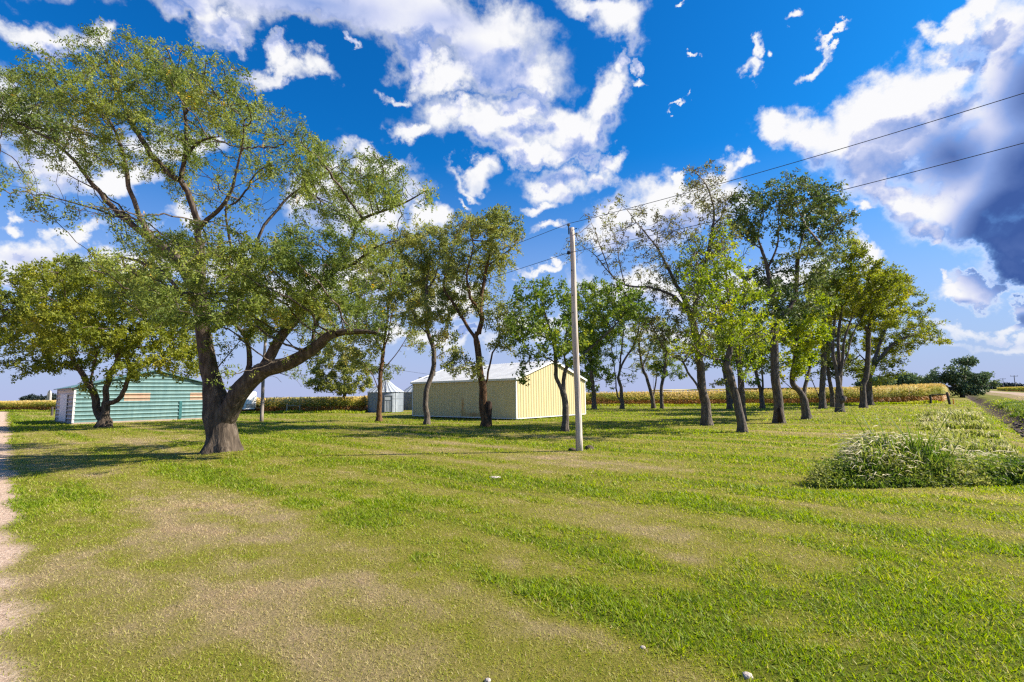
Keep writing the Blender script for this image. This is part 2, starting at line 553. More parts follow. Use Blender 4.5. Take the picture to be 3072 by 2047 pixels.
DRY = [(390, 1640, 330, 150, .9), (620, 1860, 470, 110, .75), (250, 1560, 180, 60, .5), (1080, 1500, 130, 28, .8), (760, 1620, 160, 60, .4), (1930, 1625, 220, 65, .75),
       (2080, 1580, 120, 40, .5), (1600, 1710, 170, 45, .65), (2830, 1900, 260, 70, .62), (1750, 1930, 260, 90, .5), (1350, 1850, 220, 80, .45),
       (430, 1318, 170, 10, .9), (1010, 1370, 120, 10, .5), (1750, 1370, 75, 14, .8), (2110, 1490, 70, 14, .6), (2560, 1263, 130, 6, .5), (2760, 1275, 90, 9, .7),
       (1330, 1350, 180, 14, .5), (1500, 1345, 100, 10, .4), (1200, 1720, 120, 50, .5), (2250, 1830, 150, 60, .3), (1620, 1400, 250, 20, .35), (880, 1420, 120, 14, .4), (330, 1265, 120, 3, .3)]
LUSH = [(2760, 1780, 330, 130, .9), (2500, 1650, 260, 70, .7), (1330, 1445, 300, 20, .55), (450, 1480, 380, 45, .7), (1900, 1800, 260, 120, .6), (2300, 1950, 300, 110, .5),
        (560, 1420, 250, 40, .7), (2850, 1620, 200, 50, .5), (1010, 1580, 230, 30, .5), (2300, 1450, 240, 30, .4), (1200, 1765, 60, 25, .8), (2950, 1850, 120, 40, .6), (880, 1560, 200, 28, .5), (1150, 1440, 200, 14, .6)]


def patch(x, y, items):
    v = np.zeros(len(x))
    rr_ = np.hypot(x, y)
    w1 = fbm(np.stack([x, y], 1) / 1.1, 4, 71) - .5; w2 = fbm(np.stack([x, y], 1) / 1.1, 4, 72) - .5
    x = x + w1 * (1.8 + .2 * rr_); y = y + w2 * (1.8 + .2 * rr_)
    for cx, cy, rx, ry, w in items:
        c = gnd(cx, cy)
        a = abs(gnd(cx + rx, cy)[0] - c[0])
        b = abs(gnd(cx, cy - ry)[1] - gnd(cx, min(cy + ry, 2400))[1]) / 2
        q = ((x - c[0]) / a) ** 2 + ((y - c[1]) / b) ** 2
        v = np.maximum(v, w * np.exp(-q * 0.9))
    return v


DRIVE = [(-6.0, -40.0), (-0.2, 0.0)]


def drive_side(x, y):
    """signed distance left of the gravel drive's edge (positive = gravel)"""
    e = fbm(np.stack([x * 1.3, y * 1.3], 1), 4, 51) - 0.5
    a = gnd(54, 2047); b = gnd(24, 1270)
    d = b[:2] - a[:2]; d /= np.hypot(*d)
    # normal pointing left
    n = np.array([-d[1], d[0]])
    dist = (x - a[0]) * n[0] + (y - a[1]) * n[1]
    return dist + e * 0.55


def ground_attrs(x, y):
    P = np.stack([x, y], 1)
    p, s = ps(x, y)
    dry = patch(x, y, DRY)
    lush = patch(x, y, LUSH)
    n1 = fbm(P / 2.3, 4, 11)
    SP = np.stack([s, p / 3.2], 1)
    n1 = 0.45 * n1 + 0.55 * fbm(SP / 1.3, 4, 12)
    n2 = 0.5 * fbm(P / 0.5, 3, 21) + 0.5 * fbm(SP / 0.28, 3, 22)
    n3 = fbm(P / 7.0, 3, 31)
    st = np.stack([s / 0.62, p / 11.0], 1)
    n4 = fbm(P / 0.16, 2, 23)
    stripe = fbm(st + 0.3 * (fbm(P / 3, 2, 5)[:, None] - .5), 2, 41)
    base = 0.385 + 0.30 * (n1 - 0.5) * 2 + 0.65 * (n2 - 0.5) + 0.35 * (n4 - .5) + 0.4 * (n3 - .5) + 1.25 * (stripe - 0.5)
    g = base * 0.85 + 0.42 * dry * (0.3 + 1.4 * n2) - 0.42 * lush * (0.5 + n1) - 0.04 * np.clip((y - 12) / 20, 0, 1)
    # verge plants beside the ditch
    v = np.where((p > 3.4) & (p < 6.2) & (s > 12), 0.15 + 0.5 * (n1 - .5), g)
    v = np.where((p >= 6.0) & (p < 8.2) & (s > 8), 0.80 + 0.4 * (n1 - .5), v)
    soil = 1.6 * np.exp(-((p - 2.6 - 1.0 * (fbm(np.stack([s / 2.2, 0 * s], 1), 3, 46) - .5)) / 0.75) ** 2) * sstep(16, 22, s) * (0.6 + n1)
    soil = np.maximum(soil, 0)
    gravel = sstep(-0.15, 0.15, drive_side(x, y)) * (s < 60)
    side_road = sstep(0.0, 0.3, (p - 8.3) + 0.8 * (n1 - .5)) * (1 - sstep(13.4, 13.8, p + 0.6 * (n1 - .5))) * (s > -30)
    return np.clip(v, 0, 1.1), np.clip(soil, 0, 1), gravel, side_road


def mat_ground():
    m, N, L, out = nmat('lawn_soil')
    b = N.new('ShaderNodeBsdfPrincipled')
    b.inputs['Roughness'].default_value = 0.95
    b.inputs['Specular IOR Level'].default_value = 0.1
    ge = N.new('ShaderNodeTexCoord')
    nz = N.new('ShaderNodeTexNoise'); nz.inputs['Scale'].default_value = 24; nz.inputs['Detail'].default_value = 8; nz.inputs['Roughness'].default_value = .7
    L.new(ge.outputs['Object'], nz.inputs['Vector'])
    nb = N.new('ShaderNodeTexNoise'); nb.inputs['Scale'].default_value = 2.2; nb.inputs['Detail'].default_value = 8; nb.inputs['Roughness'].default_value = .7
    L.new(ge.outputs['Object'], nb.inputs['Vector'])
    a = N.new('ShaderNodeAttribute'); a.attribute_name = 'dry'
    ad = N.new('ShaderNodeMath'); ad.operation = 'MULTIPLY_ADD'
    ad.inputs[1].default_value = 0.5
    L.new(nz.outputs[0], ad.inputs[0]); L.new(a.outputs['Fac'], ad.inputs[2])
    ad2 = N.new('ShaderNodeMath'); ad2.operation = 'MULTIPLY_ADD'
    ad2.inputs[1].default_value = 0.3
    L.new(nb.outputs[0], ad2.inputs[0]); L.new(ad.outputs[0], ad2.inputs[2])
    sb = N.new('ShaderNodeMath'); sb.operation = 'SUBTRACT'; sb.inputs[1].default_value = 0.40
    L.new(ad2.outputs[0], sb.inputs[0])
    r = ramp(N, GRASS_GROUND)
    L.new(sb.outputs[0], r.inputs[0])

    def over(prev, attr, stops, tex):
        at_ = N.new('ShaderNodeAttribute'); at_.attribute_name = attr
        rr = ramp(N, stops)
        L.new(tex, rr.inputs[0])
        mx = N.new('ShaderNodeMix'); mx.data_type = 'RGBA'
        L.new(at_.outputs['Fac'], mx.inputs['Factor'])
        L.new(prev, mx.inputs['A']); L.new(rr.outputs[0], mx.inputs['B'])
        return mx.outputs['Result']
    c = over(r.outputs[0], 'soil', [(0.3, (0.018, 0.011, 0.008)), (0.7, (0.075, 0.05, 0.04))], nz.outputs[0])
    c = over(c, 'gravel', [(0.3, (0.20, 0.13, 0.095)), (0.5, (0.46, 0.33, 0.25)), (0.7, (0.66, 0.52, 0.42))], nz.outputs[0])
    c = over(c, 'road', [(0.35, (0.27, 0.19, 0.14)), (0.7, (0.42, 0.32, 0.25))], nb.outputs[0])
    L.new(c, b.inputs['Base Color'])
    bp = N.new('ShaderNodeBump'); bp.inputs['Strength'].default_value = 0.9; bp.inputs['Distance'].default_value = 0.04
    L.new(nz.outputs[0], bp.inputs['Height'])
    L.new(bp.outputs[0], b.inputs['Normal'])
    L.new(b.outputs[0], out.inputs['Surface'])
    return m


GRASS_GROUND = [(0.0, (0.089, 0.102, 0.010)), (0.25, (0.130, 0.133, 0.016)), (0.45, (0.167, 0.150, 0.028)), (0.62, (0.192, 0.160, 0.053)), (0.8, (0.229, 0.177, 0.089)), (1.0, (0.259, 0.184, 0.111))]
GRASS_BLADE = [(0.0, (0.17, 0.25, 0.012)), (0.25, (0.26, 0.31, 0.020)), (0.45, (0.33, 0.34, 0.050)), (0.62, (0.36, 0.335, 0.095)), (0.8, (0.42, 0.35, 0.16)), (1.0, (0.47, 0.37, 0.21))]


def build_ground():
    rr = np.concatenate([[0.0], np.geomspace(0.8, 60, 230), np.geomspace(64, 9000, 60)])
    th = np.concatenate([np.linspace(-62, 62, 520), np.linspace(65, 295, 70)]) * math.pi / 180
    nr, ntn = len(rr), len(th)
    R, T = np.meshgrid(rr, th, indexing='ij')
    x = (R * np.sin(T)).ravel(); y = (R * np.cos(T)).ravel()
    z = height(x, y) * (R.ravel() < 3000)
    d, so_, gr, rd = ground_attrs(x, y)
    i = np.arange(nr - 1)[:, None] * ntn
    j = np.arange(ntn)[None, :]
    j2 = (j + 1) % ntn
    q = np.stack([i + j, i + ntn + j, i + ntn + j2, i + j2], -1).reshape(-1, 4)[:, ::-1]
    o = mesh_np('lawn', np.stack([x, y, z], 1), quads=q, mat=mat_ground(), attrs={'dry': d, 'soil': so_, 'gravel': gr, 'road': rd}, smooth=True)
    tag(o, kind='structure')


build_ground()


def frustum_pts(n, d0, d1, rng, power=0.0, margin=1.06):
    """points on the ground inside the view wedge; density in depth ~ y**power"""
    u = rng.random(n)
    if abs(power + 1) < 1e-6:
        y = d0 * (d1 / d0) ** u
    else:
        k = power + 1
        y = (d0 ** k + u * (d1 ** k - d0 ** k)) ** (1 / k)
    x = (rng.random(n) * 2 - 1) * (margin * 1.055 * y + 2.2)
    return x, y


def blades(name, x, y, z, h, w, lean, tint, mat, rng, seg2=True, parent=None):
    n = len(x)
    a = rng.random(n) * 2 * math.pi
    wx, wy = np.cos(a) * w / 2, np.sin(a) * w / 2
    la = rng.random(n) * 2 * math.pi
    lx, ly = np.cos(la) * lean * h, np.sin(la) * lean * h
    B = np.stack([x, y, z], 1)
    W = np.stack([wx, wy, 0 * wx], 1)
    Lm = np.stack([lx * 0.3, ly * 0.3, h * 0.55], 1)
    Lt = np.stack([lx, ly, h * (1 - 0.3 * lean)], 1)
    if seg2:
        V = np.stack([B - W, B + W, B + Lm + W * .8, B + Lm - W * .8, B + Lt], 1).reshape(-1, 3)
        k = np.arange(n)[:, None] * 5
        quads = k + np.array([0, 1, 2, 3]); tris = k + np.array([3, 2, 4]); m = 5
    else:
        V = np.stack([B - W, B + W, B + Lt], 1).reshape(-1, 3)
        k = np.arange(n)[:, None] * 3
        quads = None; tris = k + np.array([0, 1, 2]); m = 3
    return mesh_np(name, V, quads, tris, mat, parent, {'tint': np.repeat(tint, m)})


def build_grass():
    rng = np.random.default_rng(3)
    xs, ys, hs, ws = [], [], [], []
    for n, d0, d1 in ((500000, 1.7, 9.0), (260000, 8.0, 24.0), (165000, 22.0, 78.0)):
        x, y = frustum_pts(n, d0, d1, rng, -1.0)
        if d0 < 5:
            w = 0.0032 + 0.0011 * y
            h = 0.022 + 0.0016 * y
        else:
            w = 0.004 + 0.0012 * y
            h = 0.030 + 0.0010 * np.minimum(y, 40)
        h = h * (0.45 + rng.random(n) * 1.1)
        xs.append(x); ys.append(y); hs.append(h); ws.append(w * (0.6 + 0.8 * rng.random(n)))
    x, y, h, w = map(np.concatenate, (xs, ys, hs, ws))
    d, so_, gr, rd = ground_attrs(x, y)
    keep = (gr + 0.5 * so_ + rd) < rng.random(len(x)) * 0.9
    dens = fbm(np.stack([x, y], 1) / 0.22, 3, 91)
    keep &= rng.random(len(x)) < (0.45 + 1.1 * (dens - .25))
    x, y, h, w, d = x[keep], y[keep], h[keep], w[keep], d[keep]
    # longer tufts in the lush places
    tall = sstep(0.42, 0.12, d)
    cl = sstep(0.5, 0.75, fbm(np.stack([x, y], 1) / 0.35, 2, 77))
    h = h * (0.85 + 0.55 * tall + 0.8 * cl * tall)
    w = w * (1 + 0.5 * tall)
    t = np.clip(d + (rng.random(len(x)) - 0.5) * 0.46 + (rng.random(len(x)) < .13) * 0.45, 0, 1)
    z = height(x, y) - 0.004
    o = blades('grass', x, y, z, h, w, 0.35 + 0.9 * rng.random(len(x)), t, mat_leaf('grass_blade', GRASS_BLADE, 0.45), rng, False)
    tag(o, kind='stuff')


build_grass()


# ------------------------------------------------------------------ trees
def polyline_pts(pts, step):
    pts = np.asarray(pts, float)
    # Catmull-Rom resample
    out = []
    n = len(pts)
    for i in range(n - 1):
        p0, p1, p2, p3 = pts[max(i - 1, 0)], pts[i], pts[i + 1], pts[min(i + 2, n - 1)]
        k = max(1, int(np.linalg.norm(p2 - p1) / step))
        for t in np.arange(k) / k:
            out.append(0.5 * ((2 * p1) + (p2 - p0) * t + (2 * p0 - 5 * p1 + 4 * p2 - p3) * t * t + (3 * p1 - p0 - 3 * p2 + p3) * t ** 3))
    out.append(pts[-1])
    return np.array(out)


def grow_tree(limbs, attr, step, kill, rng, zmin, wind=None, jitter=0.18, iters=110):
    nodes = [limbs[0][0]]
    par = [-1]
    spans = []
    for k, lb in enumerate(limbs):
        a0 = len(nodes) if k else 0
        if k == 0:
            prev = 0
            seq = lb[1:]
        else:
            A = np.array(nodes)
            prev = int(np.argmin(np.linalg.norm(A - lb[0], axis=1)))
            seq = lb[1:] if np.linalg.norm(A[prev] - lb[0]) < step * 1.5 else lb
        for q in seq:
            nodes.append(q)
            par.append(prev)
            prev = len(nodes) - 1
        spans.append((a0, len(nodes)))
    ns = len(nodes)
    P = np.array(nodes)
    par = list(par)
    ok = P[:, 2] > zmin
    alive = np.ones(len(attr), bool)
    D = np.linalg.norm(attr[:, None, :] - P[None], axis=2)
    D[:, ~ok] = 1e9
    near = D.argmin(1)
    dist = D[np.arange(len(attr)), near]
    alive &= dist > kill
    childdirs = {}
    for it in range(iters):
        idx = np.nonzero(alive)[0]
        if len(idx) < 3: break
        v = attr[idx] - P[near[idx]]
        v /= np.linalg.norm(v, axis=1)[:, None] + 1e-9
        acc = np.zeros_like(P)
        np.add.at(acc, near[idx], v)
        u = np.unique(near[idx])
        d = acc[u]
        d /= np.linalg.norm(d, axis=1)[:, None] + 1e-9
        d += rng.normal(0, jitter, d.shape)
        if wind is not None: d += wind
        d /= np.linalg.norm(d, axis=1)[:, None] + 1e-9
        newp, newpar = [], []
        for a, b in zip(u, d):
            c = childdirs.setdefault(int(a), [])
            if len(c) >= 3 or any(np.dot(b, e) > 0.93 for e in c):
                b = b + rng.normal(0, 0.7, 3)
                b /= np.linalg.norm(b)
                if len(c) >= 5: continue
            c.append(b)
            newp.append(P[a] + b * step * (0.75 + 0.5 * rng.random()))
            newpar.append(int(a))
        if not newp: break
        newp = np.array(newp)
        b0 = len(P)
        P = np.concatenate([P, newp])
        par += newpar
        DD = np.linalg.norm(attr[idx][:, None, :] - newp[None], axis=2)
        j = DD.argmin(1)
        dm = DD[np.arange(len(idx)), j]
        better = dm < dist[idx]
        near[idx[better]] = b0 + j[better]
        dist[idx[better]] = dm[better]
        alive[idx] = dist[idx] > kill
        if len(P) > 14000: break
    return P, np.array(par), ns, spans


def skeleton_mesh(P, par, rad, base, thick_thr, sides=10, rough=0.0, flare=0.45, thin_min=0.0):
    """returns (thick verts, quads), (thin verts, quads)"""
    n = len(P)
    kids = [[] for _ in range(n)]
    for i in range(1, n):
        kids[par[i]].append(i)
    thickV, thickQ, thinA, thinB = [], [], [], []
    nb = 0
    starts = [(0, -1)]
    while starts:
        s, pr = starts.pop()
        chain = [pr, s] if pr >= 0 else [s]
        cur = s
        while kids[cur]:
            ks = sorted(kids[cur], key=lambda k: -rad[k])
            for k in ks[1:]:
                starts.append((k, cur))
            cur = ks[0]
            chain.append(cur)
        r = rad[chain].copy()
        if pr >= 0:
            r[0] = min(r[0], r[1] * 1.25)
        ch = np.array(chain)
        th = r > thick_thr
        m = int(th.sum()) if th.any() else 0
        # leading thick run
        run = 0
        while run < len(ch) and th[run]: run += 1
        if run >= 2:
            pts = P[ch[:run + (1 if run < len(ch) else 0)]].copy()
            rr = r[:len(pts)].copy()
            tg = np.gradient(pts, axis=0)
            tg /= np.linalg.norm(tg, axis=1)[:, None] + 1e-9
            sd = sides if rr[0] > 0.1 else 7
            ref = np.array([1.0, 0.05, 0.02])
            a = np.cross(tg, ref); la = np.linalg.norm(a, axis=1); a[la < .2] = np.cross(tg[la < .2], [0, 1, 0.1]); a /= np.linalg.norm(a, axis=1)[:, None]
            b = np.cross(tg, a)
            q = np.linspace(0, 2 * math.pi, sd, endpoint=False)
            fl = np.ones((len(pts), sd))
            if pr < 0:
                hz = np.clip(pts[:, 2] - base[2], 0, 5)
                fl *= (1 + flare * np.exp(-hz / 0.28) * (1 + 0.55 * np.sin(q * 5 + 1.0))[None, :].T).T if False else (1 + flare * np.exp(-hz / 0.28)[:, None] * (1 + 0.5 * np.sin(q * 5 + 1.0)[None, :]))
            if rough:
                lenp = np.arange(len(pts))[:, None] * 0.35
                qq = np.broadcast_to(q[None], (len(pts), sd)); lp = np.broadcast_to(lenp, (len(pts), sd))
                nn = fbm(np.stack([np.cos(qq).ravel() * 1.6 + 5, np.sin(qq).ravel() * 1.6 + 9, lp.ravel() * 0.5], 1), 3, 8).reshape(len(pts), sd)
                nn2 = fbm(np.stack([np.cos(qq).ravel() * 5 + 5, np.sin(qq).ravel() * 5 + 9, lp.ravel() * 0.35], 1), 2, 18).reshape(len(pts), sd)
                fl *= 1 + rough * ((nn - 0.5) * 2 + 0.7 * (nn2 - 0.5))
            V = pts[:, None, :] + rr[:, None, None] * fl[:, :, None] * (np.cos(q)[None, :, None] * a[:, None, :] + np.sin(q)[None, :, None] * b[:, None, :])
            thickV.append(V.reshape(-1, 3))
            i = np.arange(len(pts) - 1)[:, None] * sd + nb
            k = np.arange(sd)[None, :]
            thickQ.append(np.stack([i + k, i + (k + 1) % sd, i + sd + (k + 1) % sd, i + sd + k], -1).reshape(-1, 4))
            nb += len(pts) * sd
            rest = range(run, len(ch) - 1)
        else:
            rest = range(0, len(ch) - 1)
        for t in rest:
            thinA.append((ch[t], r[t])); thinB.append((ch[t + 1], r[t + 1]))
    tv = np.concatenate(thickV); tq = np.concatenate(thickQ)
    if thinA:
        A = P[[a for a, _ in thinA]]; B = P[[b for b, _ in thinB]]
        ra = np.maximum(np.array([r for _, r in thinA]), thin_min); rb = np.maximum(np.array([r for _, r in thinB]), thin_min)
        d = B - A; d /= np.linalg.norm(d, axis=1)[:, None] + 1e-9
        ref = np.where(np.abs(d[:, 2:3]) > .9, np.array([[1.0, 0, 0]]), np.array([[0, 0, 1.0]]))
        u = np.cross(d, ref); u /= np.linalg.norm(u, axis=1)[:, None]
        w = np.cross(d, u)
        vs = []
        for (C, r) in ((A, ra), (B + d * 0.004, rb)):
            for q in (0, 2.094, 4.189):
                vs.append(C + r[:, None] * (math.cos(q) * u + math.sin(q) * w))
        nvv = np.stack(vs, 1).reshape(-1, 3)
        k = np.arange(len(A))[:, None] * 6
        nq = np.concatenate([k + np.array([0, 1, 4, 3]), k + np.array([1, 2, 5, 4]), k + np.array([2, 0, 3, 5])])
    else:
        nvv = nq = None
    return tv, tq, nvv, nq


def leaves(C, Dr, clump, lens, wids, spread, per, rng, droop=0.25, sprayl=0.2):
    """sprays of leaflets around the points C"""
    n = len(C)
    ax = Dr * 0.8 + rng.normal(0, 0.75, (n, 3))
    ax[:, 2] -= droop
    ax /= np.linalg.norm(ax, axis=1)[:, None]
    C = C + rng.normal(0, spread, (n, 3))
    t = (np.arange(per) + 0.5) / per
    # leaflets
    cen = C[:, None, :] + ax[:, None, :] * (t[None, :, None] * sprayl)
    side = rng.normal(0, 1, (n, per, 3))
    side -= (side * ax[:, None, :]).sum(2, keepdims=True) * ax[:, None, :] * 0.7
    side /= np.linalg.norm(side, axis=2, keepdims=True)
    L = lens * (0.6 + 0.8 * rng.random((n, per, 1)))
    W = wids * (0.6 + 0.8 * rng.random((n, per, 1)))
    a = side
    b = np.cross(a, rng.normal(0, 1, (n, per, 3)))
    b /= np.linalg.norm(b, axis=2, keepdims=True) + 1e-9
    V = np.stack([cen, cen + a * L * .5 + b * W * .5, cen + a * L, cen + a * L * .5 - b * W * .5], 2).reshape(-1, 3)
    m = n * per
    q = np.arange(m)[:, None] * 4 + np.arange(4)
    tint = np.repeat(np.clip(clump[:, None] + (rng.random((n, per)) - .5) * 0.28, 0, 1).ravel(), 4)
    return V, q, tint


def tree(name, label, cat, basepx, width, limbs, crown, seed, nattr=1530, step=0.3, leafn=21600, leafmat=None, bark=None, leafsize=(0.1, 0.045),
         per=6, spray=0.2, depthf=1.05, wind=None, zmin=1.6, group='trees in the yard', clumpthr=0.42, rough=0.1, sides=12, flare=0.45, tipr=0.009, yelp=0.0, dense=1.0, kf=1.5, limbr=None, cscale=1.16, airy=0.60, dysp=2.4, spread=0.12, jitter=0.18, clumpscale=1.1):
    rng = np.random.default_rng(seed)
    b = gnd(*basepx)
    Y = b[1]
    b[2] = float(height([b[0]], [b[1]])[0])
    ls = []
    for k, lb in enumerate(limbs):
        drift = 0 if k == 0 else rng.uniform(-1, 1) * depthf * 0.16
        pts = []
        L = len(lb)
        p0 = None
        for i, q in enumerate(lb):
            dy = q[2] if len(q) > 2 else 0.0
            if k and len(q) <= 2:
                plen = math.hypot(q[0] - lb[0][0], q[1] - lb[0][1]) / FPX * Y
                dy = drift * plen * 2.0
            pts.append(at(q[0], q[1], Y + dy))
        if k == 0:
            pts.insert(0, np.array([b[0], b[1], b[2] - 0.15]))
        pl = polyline_pts(pts, step * (0.6 if k == 0 else 0.9))
        pl[2:] += (fbm(pl[2:] * 1.7 + k, 2, 5)[:, None] - 0.5) * step * 0.5 if len(pl) > 3 else 0
        ls.append(pl)
    cen, rad3, wt = [], [], []
    for c in crown:
        cx, cy, rx, ry = c[:4]
        w = c[4] if len(c) > 4 else 1.0
        wid = rx / FPX * Y
        dy = c[5] if len(c) > 5 else rng.uniform(-1, 1) * dysp
        cen.append(at(cx, cy, Y + dy))
        s = (Y + dy) / FPX
        rad3.append((rx * s, max(rx, ry) * s * depthf, ry * s))
        wt.append(w)
    cen, rad3, wt = np.array(cen), np.array(rad3) * cscale, np.array(wt)
    vol = rad3.prod(1) ** 0.72 * np.minimum(np.maximum(wt, .5), 1.2)
    pick = rng.choice(len(cen), nattr * 3, p=vol / vol.sum())
    v = rng.normal(0, 1, (nattr * 3, 3))
    v /= np.linalg.norm(v, axis=1)[:, None]
    v *= rng.random((nattr * 3, 1)) ** 0.42
    A = cen[pick] + v * rad3[pick]
    nz = fbm(A / clumpscale, 2, seed)
    keep = (nz > clumpthr) & (A[:, 2] > 1.3)
    A = A[keep][:nattr]
    P, par, ns, spans = grow_tree(ls, A, step, step * kf, rng, zmin, wind, jitter)
    n = len(P)
    tips = np.zeros(n)
    haskid = np.zeros(n, bool); haskid[par[1:]] = True
    tips[~haskid] = 1
    for i in range(n - 1, 0, -1):
        tips[par[i]] += tips[i]
    N0 = tips[0]
    x = tips / N0
    rb = width / 2
    rad = rb * x ** 0.52
    rad *= np.minimum(1, (x / 0.01)) ** 0.15
    rad = np.maximum(rad, 0.0034 + 0.00022 * Y)
    for k in range(1, len(spans)):
        a, e = spans[k]
        rad[a:e] *= np.linspace(1.0, 0.5, e - a)
    for i in range(1, n):
        rad[i] = min(rad[i], rad[par[i]])
    if limbr:
        for k, prof in limbr.items():
            a, e = spans[k]
            rad[a:e] = np.interp(np.linspace(0, 1, e - a), [q[0] for q in prof], [q[1] for q in prof])
        for i in range(1, n):
            rad[i] = min(rad[i], rad[par[i]])
    if not limbr:
        hz = np.clip(P[:, 2] - b[2], 0, 3) / 3
        rad[:ns] *= 1 - 0.16 * hz[:ns]
    # lift small twigs toward a taper
    root = empty(name, b, label, cat, group)
    tv, tq, nv, nq = skeleton_mesh(P, par, rad, b, rb * 0.30, sides, rough, flare, 0.003)
    if nv is not None:
        tq = np.concatenate([tq, nq + len(tv)]); tv = np.concatenate([tv, nv])
    mesh_np('trunk', tv - b, tq, None, bark, root, smooth=True)
    near_ = leafn > 100000
    # leaves on the thin wood
    cand = np.nonzero((tips <= (5 if near_ else 3)) & (np.arange(n) >= 1) & (P[:, 2] > 1.0))[0]
    cand = cand[cand > 0]
    q = ((P[cand][:, None, :] - cen[None]) / rad3[None])
    inside = np.exp(-0.5 * np.maximum((q ** 2).sum(2) - 0.6, 0) * 1.4)
    cn = fbm(P[cand] / (0.55 if near_ else 0.9), 2, seed + 3)
    w = (inside * wt[None]).max(1) * (np.clip((cn - .36) * 5, .08, 1.6) if near_ else (0.35 + 1.3 * cn))
    w = np.maximum(w, 1e-4)
    eff = min(1.0, (w.mean()))
    nsp = int(leafn / per * dense * airy)
    ci = rng.choice(cand, nsp, p=w / w.sum())
    dr = P[ci] - P[par[ci]]
    dr /= np.linalg.norm(dr, axis=1)[:, None] + 1e-9
    C = P[ci] - (P[ci] - P[par[ci]]) * rng.random((nsp, 1))
    clump = -0.06 + 1.12 * fbm(C / 1.3, 3, seed + 9) + 0.30 * (rng.random(nsp) - .5)
    if yelp: clump = np.where(rng.random(nsp) < yelp, 1.0, clump)
    V, Q, T = leaves(C, dr, clump, leafsize[0], leafsize[1], spread, per, rng, sprayl=spray)
    mesh_np('crown', V - b, Q, None, leafmat, root, {'tint': T})
    return root, b, P, par, rad


TREES = []
